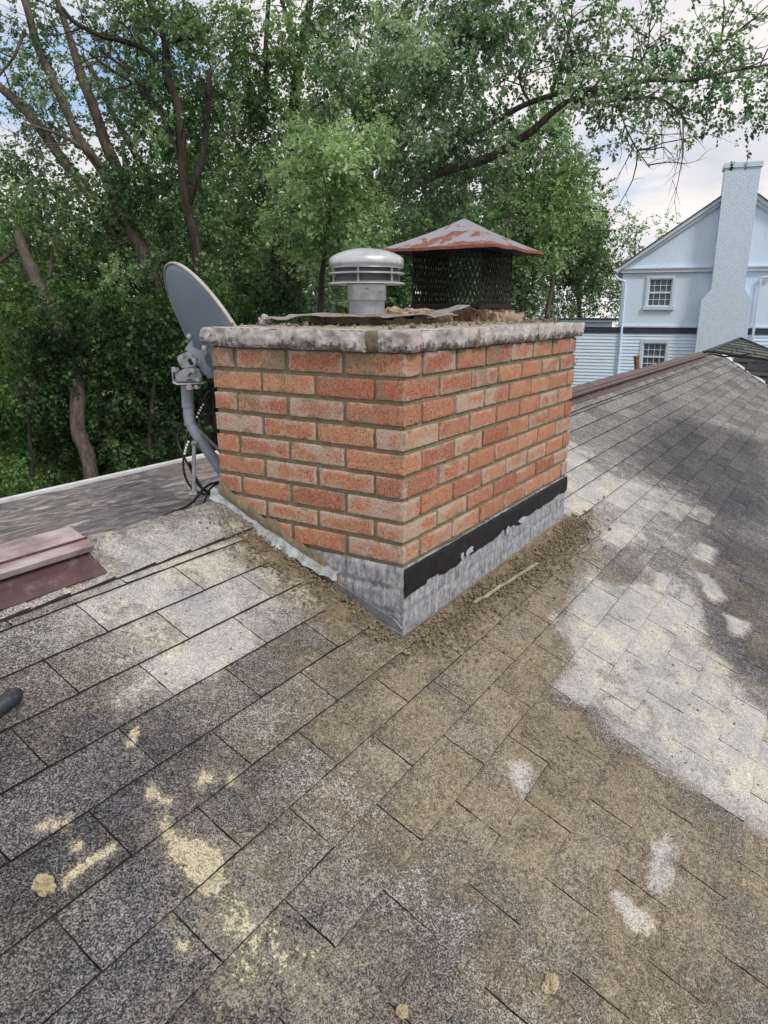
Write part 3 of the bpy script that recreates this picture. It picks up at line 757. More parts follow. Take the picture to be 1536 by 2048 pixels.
# mortar core (raked back behind the brick faces), gently uneven
def wall_grid(P0, P1, z0, z1, out, res, amp, fn=None, zf=None):
    """vertical sheet from P0 to P1 with noise relief along `out`"""
    P0, P1 = Vector(P0), Vector(P1); L = (P1-P0).length; nx = max(1, int(L/res)); nz = max(1, int((z1-z0)/res)); V = []; F = []
    for j in range(nz+1):
        for i in range(nx+1):
            p = P0.lerp(P1, i/nx); z = z0+(z1-z0)*j/nz; p = Vector((p.x, p.y, z))
            d = mn.noise(p*45)*amp+mn.noise(p*130)*amp*.5
            if fn: d += fn(i/nx*L, z)
            V.append(p+Vector(out)*d)
    for j in range(nz):
        for i in range(nx): a = j*(nx+1)+i; F.append((a, a+1, a+nx+2, a+nx+1))
    return V, F
b = MB(); zc0 = -.60; mr = .0075
for (P0, P1, o_) in (((mr, WL-mr, 0), (mr, mr, 0), (-1, 0, 0)), ((mr, mr, 0), (WR-mr, mr, 0), (0, -1, 0)), ((WR-mr, mr, 0), (WR-mr, WL-mr, 0), (1, 0, 0)), ((WR-mr, WL-mr, 0), (mr, WL-mr, 0), (0, 1, 0))):
    b.add(*wall_grid(P0, P1, zc0, 0, o_, .012, .0014))
b.build('mortar_joints', M_MORTAR, chim, smooth=True)
# painted masonry base with a ragged black band on the ridge-parallel face
def relief(L, z):
    c_ = (z+.598)/-.068; row = math.floor(c_); fz = c_-row; jx = (L/.203+(row % 2)*.5) % 1
    g_ = 0
    if fz < .12 or fz > .94: g_ -= .0045
    if jx < .05 or jx > .97: g_ -= .003
    return g_*min(1, abs(mn.noise((L*4, z*6, 3)))*3.2)
b = MB()
b.add(*wall_grid((.001, WL-.002, 0), (.001, .001, 0), -.90, -.598, (-1, 0, 0), .008, .0022, lambda L, z: relief(WL-L, z)))
b.add(*wall_grid((.001, .001, 0), (WR-.001, .001, 0), -.90, -.598, (0, -1, 0), .008, .0026, relief))
b.add(*wall_grid((WR-.001, .001, 0), (WR-.001, WL, 0), -.90, -.598, (1, 0, 0), .03, .002))
b.add(*wall_grid((WR, WL-.001, 0), (.001, WL-.001, 0), -.90, -.598, (0, 1, 0), .03, .002))
b.build('painted_base', M_BASE, chim, smooth=True)
# black band: a thin trowelled sheet, ragged lower edge
def band_low(x): 
    t = x/WR; base_ = -.690+.018*t
    return base_+.012*mn.noise((x*5, 0, 3))+.010*mn.noise((x*17, 2, 1))+(.010 if mn.noise((x*9, 7, 7)) > .15 else 0)
nx = 360; nz = 12; V = []; F = []
for i in range(nx+1):
    x = .002+(WR-.004)*i/nx; lo = band_low(x); hi = -.600+.003*mn.noise((x*20, 5, 5))+(.0 if x > .02 else 0)
    for j in range(nz+1):
        z = lo+(hi-lo)*j/nz; e = min(j, nz-j, 1.5)/1.5
        V.append((x, -.0022-.0040*e+mn.noise((x*40, z*40, 2))*.0012, z))
for i in range(nx):
    for j in range(nz): a = i*(nz+1)+j; F.append((a, a+nz+1, a+nz+2, a+1))
tb = mesh('tar_band', V, F, M_TAR, chim, smooth=True); tb['label'] = 'black tarred strip along the foot of the brickwork'
# pale paint flakes hanging on the band
b = MB(); rr = random.Random(3)
def flake(u, v, w_, h_, seed):
    c = on(u, v, (0, 1, 0), (0, -.0085, 0)); n = 11; pts = []; r2 = random.Random(seed)
    for i in range(n):
        a = 2*math.pi*i/n; k = r2.uniform(.6, 1.15); pts.append(c+Vector((math.cos(a)*w_*k, 0, math.sin(a)*h_*k)))
    b.prism(pts, (0, .0015, 0))
flake(940, 1102, .030, .014, 1); flake(925, 1112, .010, .016, 2); flake(1045, 1040, .040, .010, 5); flake(1016, 1060, .016, .018, 6)
build_each(b, 'paint_flake', M_CHIP, chim)
# ---- coping: rock-faced blocks round the top with mortar joints
OV = .022
def coping(x0, x1, y0, y1, rough, name='coping_stone', m=M_STONE, top=.051, seed=0, inset=0, bot=-.004):
    V = []; F = []; res = .0065
    h = Vector(((x1-x0)/2, (y1-y0)/2, (top-bot)/2)); c = Vector(((x0+x1)/2, (y0+y1)/2, (top+bot)/2)); r_ = .006
    for a in range(3):
        u, v = (a+1) % 3, (a+2) % 3
        for sgn in (-1, 1):
            side = 'xyz'[a]+('-' if sgn < 0 else '+'); rs_ = res if side in rough else .03
            nu, nv = max(2, int(2*h[u]/rs_)), max(2, int(2*h[v]/rs_)); base = len(V)
            for j in range(nv+1):
                for i in range(nu+1):
                    p = [0, 0, 0]; p[a] = sgn*h[a]; p[u] = -h[u]+2*h[u]*i/nu; p[v] = -h[v]+2*h[v]*j/nv
                    w_ = c+Vector(p); d = 0; n = Vector((0, 0, 0))
                    for sd in rough:           # displace along every rough side this vertex belongs to
                        k = 'xyz'.index(sd[0]); sg = 1 if sd[1] == '+' else -1
                        if abs(p[k]-sg*h[k]) < 1e-6: n[k] += sg
                    if n.length > 0:
                        q = w_*1.0+Vector((seed, 0, 0)); tz = (w_.z-bot)/(top-bot)
                        d = (.5-abs(mn.noise(q*17)))*.016-.005+(.4-abs(mn.noise(q*41)))*.010-.003+mn.noise(q*110)*.003
                        d -= .003*max(0, tz-.88)/.12 + .010*max(0, .18-tz)/.18*(1+mn.noise(q*14)*1.6)
                        w_ = w_+n*d
                    if a != 2 or True: w_.z += mn.noise((w_.x*11, w_.y*11, 3))*.0018
                    V.append(w_)
            k = nu+1
            for j in range(nv):
                for i in range(nu):
                    f = (base+j*k+i, base+j*k+i+1, base+(j+1)*k+i+1, base+(j+1)*k+i); F.append(f if sgn > 0 else f[::-1])
    return mesh(name, np.array([tuple(v) for v in V]), F, m, chim, smooth=True)
wd = .15
coping(-OV, wd-OV, .112, WL+OV, ('x-', 'y+'), seed=1)
coping(-OV+.004, wd-OV-.004, .070, .112, ('x-',), 'coping_mortar', M_MORTAR, .051, 2)
coping(-OV, .388, -OV, .070, ('x-', 'y-'), seed=3)
coping(.388, .412, -OV+.003, .10, ('y-',), 'coping_mortar', M_MORTAR, .050, 4)
coping(.412, .882, -OV, wd-OV, ('y-',), seed=5)
coping(.882, .894, -OV+.003, .10, ('y-',), 'coping_mortar', M_MORTAR, .050, 6)
coping(.894, WR+OV, -OV, wd-OV, ('y-', 'x+'), seed=7)
coping(WR+OV-wd, WR+OV, wd-OV, WL+OV, ('x+', 'y+'), seed=8)
coping(wd-OV, WR+OV-wd, WL+OV-wd, WL+OV, ('y+',), seed=9)
# crown wash
V = []; F = []; n1_, n2_ = 120, 60
for j in range(n2_+1):
    for i in range(n1_+1):
        x = .0+(WR-.0)*i/n1_; y = 0+WL*j/n2_; e = min(x, y, WR-x, WL-y)
        z = .046+.012*min(1, e/.12)+.004*mn.noise((x*12, y*12, 0))+.007*max(0, mn.noise((x*34, y*34, 4)))
        V.append((x, y, z))
for j in range(n2_):
    for i in range(n1_): a = j*(n1_+1)+i; F.append((a, a+1, a+n1_+2, a+n1_+1))
mesh('crown_wash', V, F, M_CROWN, chim, smooth=True)
def chunk_block(name, x0, x1, y0, y1, z0, z1, m, seed, parent, amp=.008, res=.012, label=None, rot=0):
    V = []; F = []; h = Vector(((x1-x0)/2, (y1-y0)/2, (z1-z0)/2)); c = Vector(((x0+x1)/2, (y0+y1)/2, (z0+z1)/2)); Rm = Matrix.Rotation(rot, 3, 'Z')
    for a in range(3):
        u, v = (a+1) % 3, (a+2) % 3
        for sgn in (-1, 1):
            nu, nv = max(2, int(2*h[u]/res)), max(2, int(2*h[v]/res)); base = len(V)
            for j in range(nv+1):
                for i in range(nu+1):
                    p = [0, 0, 0]; p[a] = sgn*h[a]; p[u] = -h[u]+2*h[u]*i/nu; p[v] = -h[v]+2*h[v]*j/nv; p = Vector(p); s_ = Vector((seed, 0, 0))
                    q = c+p
                    d = Vector((mn.noise(q*22+s_), mn.noise(q*22+s_+Vector((9, 0, 0))), mn.noise(q*22+s_+Vector((0, 9, 0)))))*amp*1.6
                    d += Vector((mn.noise(q*70+s_), mn.noise(q*70+s_+Vector((9, 0, 0))), mn.noise(q*70+s_+Vector((0, 9, 0)))))*amp*.6
                    V.append(c+Rm @ p+d)
            k = nu+1
            for j in range(nv):
                for i in range(nu): f = (base+j*k+i, base+j*k+i+1, base+(j+1)*k+i+1, base+(j+1)*k+i); F.append(f if sgn > 0 else f[::-1])
    o = mesh(name, np.array([tuple(v) for v in V]), F, m, parent)
    if label: o['label'] = label
    return o
# clay flue liners
def flue(cx_, cy_, w_, h0, h1, m, lab, seed):
    t = .022; f = root('flue_liner', (cx_, cy_, .05)); f.parent = chim; f.location = Vector((cx_, cy_, .05))-world_loc(chim); f['label'] = lab
    chunk_block('liner_wall', cx_-w_, cx_-w_+t, cy_-w_, cy_+w_, h0, h1, m, seed, f, .004)
    chunk_block('liner_wall', cx_+w_-t, cx_+w_, cy_-w_, cy_+w_, h0, h1, m, seed+1, f, .004)
    chunk_block('liner_wall', cx_-w_+t, cx_+w_-t, cy_-w_, cy_-w_+t, h0, h1, m, seed+2, f, .004)
    chunk_block('liner_wall', cx_-w_+t, cx_+w_-t, cy_+w_-t, cy_+w_, h0, h1, m, seed+3, f, .004)
    # rubble mortar skirt
flue(.345, .35, .125, .045, .088, M_CLAY, 'tan clay flue under the louvred vent', 11)
flue(1.02, .35, .150, .045, .104, M_BURNT, 'burnt clay flue under the mesh cap', 21)
chunk_block('rubble_mortar', .52, .80, .26, .42, .05, .098, M_CLAY, 31, chim, .014)
chunk_block('rubble_mortar', .80, .90, .18, .30, .05, .100, M_BURNT, 32, chim, .014)
chunk_block('rubble_mortar', .93, 1.17, .155, .205, .05, .092, M_CLAY, 33, chim, .012)
chunk_block('rubble_mortar', .20, .50, .185, .225, .05, .078, M_MORTAR, 34, chim, .010)
# ================================================================ FLASHING AT THE CHIMNEY'S SIDE
def roof_z(y): return ZB+SL*min(y, yR) if y <= yR else zR-(y-yR)*SL
# bent counter-flashing pulled away from the wall, in overlapping steps
def flash_piece(pts, width_out, drop, name, parent, m):
    V = []; F = []
    P = spline(pts, 5); n = len(P)
    for i, p in enumerate(P):
        wv = .005*mn.noise((p.y*22, 3, 1)); wo = width_out; width_out = wo*(1+.55*mn.noise((p.y*34, 9, 4))) if 0 < i < n-1 else wo*.55
        V += [p+Vector((.006, 0, .012)), p+Vector((-.010, 0, .004+wv)), p+Vector((-width_out*.6, 0, -.002+wv)), p+Vector((-width_out, 0, -drop+wv*1.5))]; width_out = wo
    for i in range(n-1):
        for j in range(3): F.append((i*4+j, (i+1)*4+j, (i+1)*4+j+1, i*4+j+1))
    o = mesh(name, V, F, m, parent, smooth=False); s = o.modifiers.new('thick', 'SOLIDIFY'); s.thickness = .0011; return o
def lw(y, z): return Vector((0, y, z))
M_FLASH = plain('mortar_stained_light_metal', (.36, .395, .41), .5, .3, .4, .35, 34, .3, 90, (.28, .23, .155), .85)
flash_piece([lw(.735, -.472), lw(.66, -.506), lw(.60, -.532), lw(.54, -.562), lw(.515, -.572)], .024, .014, 'step_flashing', chim, M_FLASH)
flash_piece([lw(.555, -.548), lw(.50, -.573), lw(.43, -.593), lw(.375, -.622)], .030, .020, 'step_flashing', chim, M_FLASH)
flash_piece([lw(.405, -.606), lw(.34, -.630), lw(.29, -.645), lw(.225, -.662)], .024, .014, 'step_flashing', chim, M_FLASH)
# mortar smeared over the wall above the bent metal
V = []; F = []; nn_ = 90
for i in range(nn_+1):
    y = .20+.50*i/nn_; zl = roof_z(y)+.020; hgt_ = (.045+.030*mn.noise((y*14, 2, 2))+.02*mn.noise((y*40, 2, 5)))*min(1, i/8+.1)
    for j in range(7): V.append((-.0015-.0045*math.sin(math.pi*j/6)*(1+1.2*mn.noise((y*60, j, 3))), y, zl+hgt_*j/6+.006*mn.noise((y*30, j, 8))))
for i in range(nn_):
    for j in range(6): a = i*7+j; F.append((a, a+1, a+8, a+7))
mesh('mortar_smear', V, F, M_MORTAR, chim, smooth=True)
# lower pieces still lying on the wall
def wall_plate(poly, name, x=-.006, t=.004):
    b = MB(); b.prism([Vector((x, y, z)) for y, z in poly], (-t, 0, 0)); return b.build(name, M_LEAD, chim, bevel=.0012)
wall_plate([(.305, -.655), (.16, -.705), (.150, -.760), (.19, -.742), (.31, -.690)], 'step_flashing')
wall_plate([(.165, -.702), (.02, -.752), (-.004, -.775), (-.004, -.806), (.17, -.750)], 'step_flashing', -.009)
wall_plate([(.19, -.734), (-.004, -.790), (-.004, -.818), (.20, -.738)], 'step_flashing', -.013, .003)
b = MB(); b.prism([rp(-.045, -.035, .009), rp(-.040, -.058, .006), rp(-.062, -.042, .008), rp(-.078, -.008, .010)], RN*.0015)
b.build('flashing_scrap', M_FLASH, chim)
b = MB()   # thin sheet-metal lip along the ridge-parallel foot
b.add(*wall_grid((-.004, -.006, 0), (WR+.01, -.006, 0), -.815, -.800, (0, -1, 0), .012, .002)); b.build('base_flashing', M_LEAD, chim)

# ================================================================ MORTAR DROPPINGS
rg = np.random.default_rng(5)
def heap(xs0, fn, name, res=.008):
    """low heap: height field over (x, s) in roof coordinates"""
    (xa, xb_, sa, sb2) = xs0; nx = int((xb_-xa)/res); ns = int((sb2-sa)/res); V = []; H = []
    for j in range(ns+1):
        for i in range(nx+1):
            x = xa+(xb_-xa)*i/nx; s = sa+(sb2-sa)*j/ns; h = fn(x, s)
            V.append(rp(x, s, h)); H.append(h)
    F = []
    for j in range(ns):
        for i in range(nx):
            a = j*(nx+1)+i; q = (a, a+1, a+nx+2, a+nx+1)
            if max(H[k] for k in q) > .004: F.append(q)
    return V, F
def hf(x, s):
    base_ = .013*max(0, min(1, (1.50-x)/.15))*math.exp(-((s+.0)/.040)**2)*(1 if x > .1 else max(0, (x+.06)/.16))*(.5+.5*min(1, max(0, (x-.05)/.35)))+.010*math.exp(-((s+.03)/.055)**2)*math.exp(-((x-1.05)/.38)**2)
    n = mn.noise((x*14, s*14, 0))*.5+mn.noise((x*38, s*38, 2))*.35+mn.noise((x*95, s*95, 3))*.22
    return base_*(1.0+n*1.1)+.008*n-.004
V1, F1 = heap((-.05, 1.55, -.22, .01), hf, 'h')
def hf2(x, s):
    d = -x; base_ = .012*math.exp(-((d-.07)/.05)**2)*(1 if s > .15 else .5)*(1-max(0, (s-.60))*3)
    n = mn.noise((x*14, s*14, 9))*.5+mn.noise((x*38, s*38, 7))*.35+mn.noise((x*95, s*95, 3))*.22
    return base_*(1.0+n*1.2)+.009*n-.005
V2, F2 = heap((-.24, .0, -.06, .74), hf2, 'h')
me_V = V1+V2; me_F = [tuple(f) for f in F1]+[tuple(i+len(V1) for i in f) for f in F2]
# loose crumbs: lumpy little solids
ico_v = []; 
phi = (1+5**.5)/2
for a in (-1, 1):
    for c_ in (-phi, phi): ico_v += [(0, a, c_), (a, c_, 0), (c_, 0, a)]
ico_v = np.array(ico_v, float); ico_v /= np.linalg.norm(ico_v[0])
from itertools import combinations
el = min(np.linalg.norm(ico_v[a]-ico_v[b_]) for a, b_ in combinations(range(12), 2))
ico_f = []
for t3 in combinations(range(12), 3):
    if all(abs(np.linalg.norm(ico_v[a]-ico_v[b_])-el) < 1e-3 for a, b_ in combinations(t3, 2)):
        a, b_, c_ = t3; n = np.cross(ico_v[b_]-ico_v[a], ico_v[c_]-ico_v[a]); ico_f.append(t3 if n @ ico_v[a] > 0 else (a, c_, b_))
ico_f = np.array(ico_f)
def crumbs(P, rad):
    n = len(P); V = np.repeat(ico_v[None], n, 0)*rg.uniform(.55, 1.25, (n, 12, 1))
    ax = rg.uniform(.6, 1.3, (n, 1, 3)); V = V*ax*np.asarray(rad)[:, None, None]+P[:, None, :]
    return V.reshape(-1, 3), (ico_f[None]+np.arange(n)[:, None, None]*12).reshape(-1, 3)
def rpn(x, s, h=0):
    x = np.asarray(x); s = np.asarray(s); return np.stack([x, s*CA-h*SA, ZB+s*SA+h*CA], 1)
cx_ = []; cs_ = []; cr = []; ch = []
def scatter(n, fx, fs, rmin, rmax, hmax=0.):
    x = fx(n); s = fs(n); r_ = rmin+(rmax-rmin)*rg.random(n)**3; cx_.append(x); cs_.append(s); cr.append(r_); ch.append(.003+r_*.5+rg.random(n)*hmax)
scatter(5200, lambda n: rg.uniform(.0, 1.5, n), lambda n: -np.abs(rg.normal(0, .07, n))-.004, .001, .007, .010)
scatter(2200, lambda n: rg.normal(1.05, .28, n), lambda n: -np.abs(rg.normal(.02, .07, n))-.01, .0015, .008, .014)
scatter(3200, lambda n: -np.abs(rg.normal(0, .06, n))-.004, lambda n: rg.uniform(-.06, .70, n), .001, .007, .008)
scatter(700, lambda n: rg.normal(.10, .22, n), lambda n: -np.abs(rg.normal(.0, .12, n))-.03, .001, .005)
scatter(900, lambda n: rg.uniform(-.9, 1.6, n), lambda n: rg.uniform(-1.1, .7, n), .001, .0045)
scatter(120, lambda n: rg.uniform(-.9, 1.6, n), lambda n: rg.uniform(-1.0, .7, n), .002, .0055)
scatter(260, lambda n: rg.normal(.0, .10, n), lambda n: rg.normal(-.55, .10, n), .0015, .006)
cx_ = np.concatenate(cx_); cs_ = np.concatenate(cs_); cr = np.concatenate(cr); ch = np.concatenate(ch)
keep = ~((cx_ > .004) & (cx_ < WR) & (cs_ > -.004)); P = rpn(cx_[keep], cs_[keep], ch[keep])
CV, CF = crumbs(P, cr[keep])
topP = np.stack([rg.uniform(.02, WR-.02, 700), rg.uniform(.0, .66, 700), np.full(700, .060)], 1); tv, tf = crumbs(topP, .002+.009*rg.random(700)**4)
allV = np.concatenate([np.array([tuple(v) for v in me_V]), CV, tv]); nb = len(me_V)
fs_ = me_F+[tuple(f) for f in (CF+nb)]+[tuple(f) for f in (tf+nb+len(CV))]
dr = mesh('mortar_droppings', allV, fs_, M_DEBRIS); tag(dr, 'crumbly tan mortar droppings heaped along the chimney foot', 'mortar', kind='stuff')
# single lumps, things of their own
def lump(c, size, label, cat='mortar lump', seed=0, m=M_LUMP, flat=.75, name='mortar_lump', rot=0, axis=(1, 1)):
    import bmesh
    bm = bmesh.new(); bmesh.ops.create_icosphere(bm, subdivisions=5, radius=1)
    for v in bm.verts:
        p = v.co.copy(); q = p+Vector((seed*3.1, 0, 0))
        k = 1+.42*mn.noise(q*1.2)+.30*mn.noise(q*2.6)+.16*mn.noise(q*6)+.09*mn.noise(q*14)
        p = p*k; p.x *= axis[0]; p.y *= axis[1]; p.z *= flat; v.co = Matrix.Rotation(rot, 3, 'Z') @ p*size
    me = bpy.data.meshes.new(name); bm.to_mesh(me); bm.free(); me.materials.append(m)
    o = bpy.data.objects.new(name, me); C.objects.link(o); o.location = c; o.rotation_euler = (math.atan(SL), 0, 0); tag(o, label, cat); return o
lump(rp(-1.112, .016, .015), .0145, 'knobbly pale mortar lump near the left edge of the roof', seed=1, flat=1.25, axis=(.85, 1.2), rot=.4)
lump(rp(-.581, -.729, .013), .0140, 'large oval pale mortar lump at the bottom right', seed=2, axis=(1.35, .9), flat=.85)
lump(rp(-.825, -.54, .011), .0095, 'small round pale mortar lump at the bottom centre', seed=3, flat=1.0)
lump(rp(-.66, .655, .012), .024, 'flat flaky mortar scrap on the brown ridge vent flange', 'mortar scrap', seed=4, flat=.22, axis=(1.9, .5), name='mortar_scrap', rot=.2)
lump(Vector((.12, .58, .068)), .020, 'white stone chip on the coping left of the vent', 'stone chip', seed=5, flat=.7, axis=(1.2, .9), name='stone_chip', m=M_STONE)
lump(Vector((WR-.10, .15, .060)), .013, 'small white pebble on the far right of the coping', 'stone chip', seed=6, flat=.7, name='stone_chip', m=M_STONE)
b = MB(); P0 = on(948, 1208, RN, rp(0, 0, .014)); P1 = on(1075, 1128, RN, rp(0, 0, .014))
pts = [P0.lerp(P1, t)+Vector((0, mn.noise((t*9, 0, 0))*.006, mn.noise((t*11, 3, 0))*.004)) for t in np.linspace(0, 1, 14)]
for a, c_ in zip(pts[:-1], pts[1:]): b.prism([a+Vector((0, -.006, 0)), c_+Vector((0, -.006, 0)), c_+Vector((0, .006, .002)), a+Vector((0, .006, .002))], RN*.006)
tag(b.build('mortar_sliver', M_CROWN), 'long pale mortar sliver lying in the crumbs below the black band', 'mortar scrap')
# black tool end lying on the shingles at the left
b = MB(); A_, B_ = rp(-1.30, .28, .020), rp(-.925, .388, .020)
d_ = (B_-A_).normalized(); L_ = (B_-A_).length
b.tube([A_, A_+d_*(L_-.045), A_+d_*(L_-.043), A_+d_*(L_-.018), A_+d_*(L_-.006), B_], [.0165, .0165, .0178, .0172, .013, .008], 20)
t_ = b.build('rubber_tool_handle', plain('dark_blue_rubber', (.022, .026, .036), .45, 0, .45, .4, 40, .4, 120, (.16, .15, .13), .35), smooth='auto'); tag(t_, 'end of a dark blue-black rubber tool handle lying on the shingles at the left edge', 'tool handle')
b = MB(); b.tube([rp(-.905, .155, .004), rp(-.885, .168, .005), rp(-.868, .175, .004)], .0016, 5); tag(b.build('twig', M_BARK), 'tiny brown twig lying on the dark shingles', 'twig')

# ================================================================ LOUVRED VENT CAP
vc = root('louvred_vent_cap', (.345, .35, .06), 'galvanized round louvred vent cap on a short pipe, left on the chimney top', 'vent cap')
c0 = Vector((.345, .35, 0)); rp_ = .057
ZQ = lambda z: float(np.interp(z, [0, .136, .196, .2265, .2415, .264, .3075], [0, .131, .179, .211, .231, .251, .287]))
_lathe0 = MB.lathe
def _lz(s, c, prof, seg=40): _lathe0(s, c, [(r_, ZQ(z_)) for r_, z_ in prof], seg)
MB.lathe = _lz
b = MB(); b.lathe(c0, [(rp_, .06), (rp_, .135), (rp_+.003, .136), (rp_+.003, .140), (rp_, .141), (rp_-.001, .155)], 48); b.build('pipe', M_GALVD, vc, 'auto')
b = MB(); b.lathe(c0, [(rp_+.004, .136), (rp_+.005, .139), (rp_+.005, .196), (rp_+.002, .198), (rp_-.004, .198)], 48)
for a in (205, 212, 222): 
    for z in (.152, .178): p = c0+Vector((math.cos(R(a))*(rp_+.006), math.sin(R(a))*(rp_+.006), z)); 
b.build('collar', M_GALV, vc, 'auto')
b = MB()
for a, z in ((214, .147), (214, .163), (262, .154)):
    p = c0+Vector((math.cos(R(a))*(rp_+.004), math.sin(R(a))*(rp_+.004), z)); tdir = Vector((-math.sin(R(a)), math.cos(R(a)), 0)); b.prism([p-tdir*.006, p+tdir*.006, p+tdir*.006+Vector((0, 0, .004)), p-tdir*.006+Vector((0, 0, .004))], Vector((math.cos(R(a)), math.sin(R(a)), 0))*.003)
build_each(b, 'rivet', M_GALVD, vc)
R1 = .117
b = MB(); b.lathe(c0, [(rp_, .200), (R1+.004, .196), (R1+.006, .1975), (R1+.004, .200), (.095, .207), (.070, .212)], 64); b.build('lower_plate', M_GALV, vc, 'auto')
b = MB(); b.lathe(c0, [(.078, .226), (R1, .224), (R1+.004, .2265), (R1, .229), (.078, .231)], 64); b.build('louver_ring', M_GALV, vc, 'auto')
b = MB(); b.lathe(c0, [(.096, .205), (.096, .246)], 64); b.build('inner_band', plain('dark_inner_band', (.10, .10, .105), .6, .4), vc, 'auto')
b = MB()
for k in range(6):
    a = R(20+60*k); p = c0+Vector((math.cos(a)*.106, math.sin(a)*.106, 0)); b.tube([p+Vector((0, 0, .182)), p+Vector((0, 0, .236))], .0035, 8)
build_each(b, 'spacer_post', M_GALVD, vc)
b = MB(); b.lathe(c0, [(.100, .238), (R1-.004, .238), (R1, .2415), (R1, .264), (R1-.003, .272), (R1-.012, .280), (.085, .291), (.055, .301), (.025, .306), (.0005, .3075)], 72); b.build('dome', M_GALV, vc, True)
# ragged metal sheet the pipe stands on
V = []; F = []; n = 26; 
for j in range(n+1):
    for i in range(n+1):
        x = .10+.46*i/n; y = .14+.42*j/n
        e = min(i, j, n-i, n-j)
        x2 = x+mn.noise((x*18, y*18, 1))*.022*(1 if e == 0 else .2); y2 = y+mn.noise((x*18, y*18, 5))*.022*(1 if e == 0 else .2)
        z = .088+mn.noise((x*7, y*7, 3))*.006+.008*max(0, mn.noise((x*13, y*13, 8)))
        if i > n-5 and j < 9: z += .020*(i-(n-5))/5*math.sin(j/8*math.pi)
        if e < 3: z -= .010*(3-e)/3*mn.noise((x*9, y*9, 9))+.004
        V.append((x2, y2, z))
for j in range(n):
    for i in range(n): a = j*(n+1)+i; F.append((a, a+1, a+n+2, a+n+1))
M_SHEET = plain('rusty_edged_sheet', (.34, .31, .29), .55, .4, .4, .3, 30, .4, 70, (.15, .06, .045), .8)
o = mesh('sheet_flashing', V, F, M_SHEET, vc, smooth=False); s_ = o.modifiers.new('thick', 'SOLIDIFY'); s_.thickness = .002; o['label'] = 'bent ragged metal sheet under the pipe'
# loose strip of bent metal between the two flues
b = MB(); pts = [Vector((.56, .30, .088)), Vector((.64, .26, .093)), Vector((.70, .22, .104)), Vector((.735, .20, .116))]
for a, c_ in zip(pts[:-1], pts[1:]): b.prism([a+Vector((-.012, -.03, 0)), c_+Vector((-.012, -.03, 0)), c_+Vector((.012, .03, .002)), a+Vector((.012, .03, .002))], (0, 0, .002))
tag(b.build('metal_strip', M_FLASH), 'bent pale metal strip sticking up between the two flues', 'metal strip')

# ================================================================ SPARK ARRESTOR
ar = root('mesh_chimney_cap', (1.02, .35, .10), 'black mesh chimney cap under a rust-patched pyramid hood, right on the chimney top', 'chimney cap')
ac = Vector((1.02, .35, 0)); hw = .142; zb0, zt0 = .118, .325
b = MB(); e_ = .236; ze = .321; za = .439
n = 14; V = []; F = []; rim = []
cors = [Vector((-e_, -e_, ze)), Vector((e_, -e_, ze)), Vector((e_, e_, ze)), Vector((-e_, e_, ze))]
for k in range(4):
    A_, B_ = cors[k], cors[(k+1) % 4]; T_ = Vector((0, 0, za)); base = len(V)
    for i in range(n+1):
        for j in range(n+1):
            p = A_.lerp(B_, j/n).lerp(T_, i/n); p = p+Vector((0, 0, 1))*(.004*mn.noise((p.x*9, p.y*9, k))*(1-i/n) - .010*math.sin(math.pi*i/n)*.6)
            V.append(ac+p); rim.append(max(0, 1-i/n*5)*.7)
    for i in range(n):
        for j in range(n): a = base+i*(n+1)+j; F.append((a, a+1, a+n+2, a+n+1))
    base = len(V)
    for j in range(n+1):
        p = ac+A_.lerp(B_, j/n); p.z += .004*mn.noise(((p.x-ac.x)*9, (p.y-ac.y)*9, k)); V += [p, p+Vector((0, 0, -.010))]; rim += [1, 1]
    for j in range(n): a = base+2*j; F.append((a, a+2, a+3, a+1)[::-1])
o = mesh('hood', V, F, M_RUST, ar, vattr={'rim': rim}); o['label'] = 'grey pyramid hood with rust-red patches'
b = MB(); b.box((ac.x-e_+.004, ac.y-e_+.004, ze-.007), (ac.x+e_-.004, ac.y+e_-.004, ze-.005)); b.build('hood_underside', M_MESH, ar)
# expanded metal: crossing strands round the four sides (real strands, see-through)
b = MB(); st_w = .0019; per = 4*2*hw
def side_pt(t, z):
    t = t % per; k = int(t//(2*hw)); f = t-k*2*hw-hw
    return ac+[Vector((f, -hw, z)), Vector((hw, f, z)), Vector((-f, hw, z)), Vector((-hw, -f, z))][k]
pitch = .0205; rise = zt0-zb0; lean = .088
for sgn in (-1, 1):
    t = 0
    while t < per-.001:
        m = 9; pts = []
        for i in range(m+1):
            f = i/m; pts.append((t+sgn*lean*f, zb0+rise*f))
        for (ta, za_), (tb_, zb2) in zip(pts[:-1], pts[1:]):
            ka, kb = int((ta % per)//(2*hw)), int(((tb_-1e-6*sgn) % per)//(2*hw))
            pa, pb = side_pt(ta, za_), side_pt(tb_, zb2)
            d_ = (pb-pa).normalized(); nrm = (pa-ac); nrm.z = 0; nrm.normalize(); sv = d_.cross(nrm).normalized()*st_w
            nn = nrm*.0008
            b.add([pa-sv-nn, pa+sv+nn, pb+sv+nn, pb-sv-nn, pa-sv+nn*3, pa+sv+nn*5, pb+sv+nn*5, pb-sv+nn*3], [(0, 1, 2, 3), (4, 5, 6, 7), (0, 1, 5, 4), (3, 2, 6, 7), (0, 3, 7, 4), (1, 2, 6, 5)])
        t += pitch
b.build('mesh_screen', M_MESH, ar)
b = MB()
for (x, y) in ((-hw, -hw), (hw, -hw), (hw, hw), (-hw, hw)): b.box((ac.x+x-.0025, ac.y+y-.0025, zb0), (ac.x+x+.0025, ac.y+y+.0025, zt0))
build_each(b, 'corner_post', M_MESH, ar)
b = MB(); q_ = hw+.006
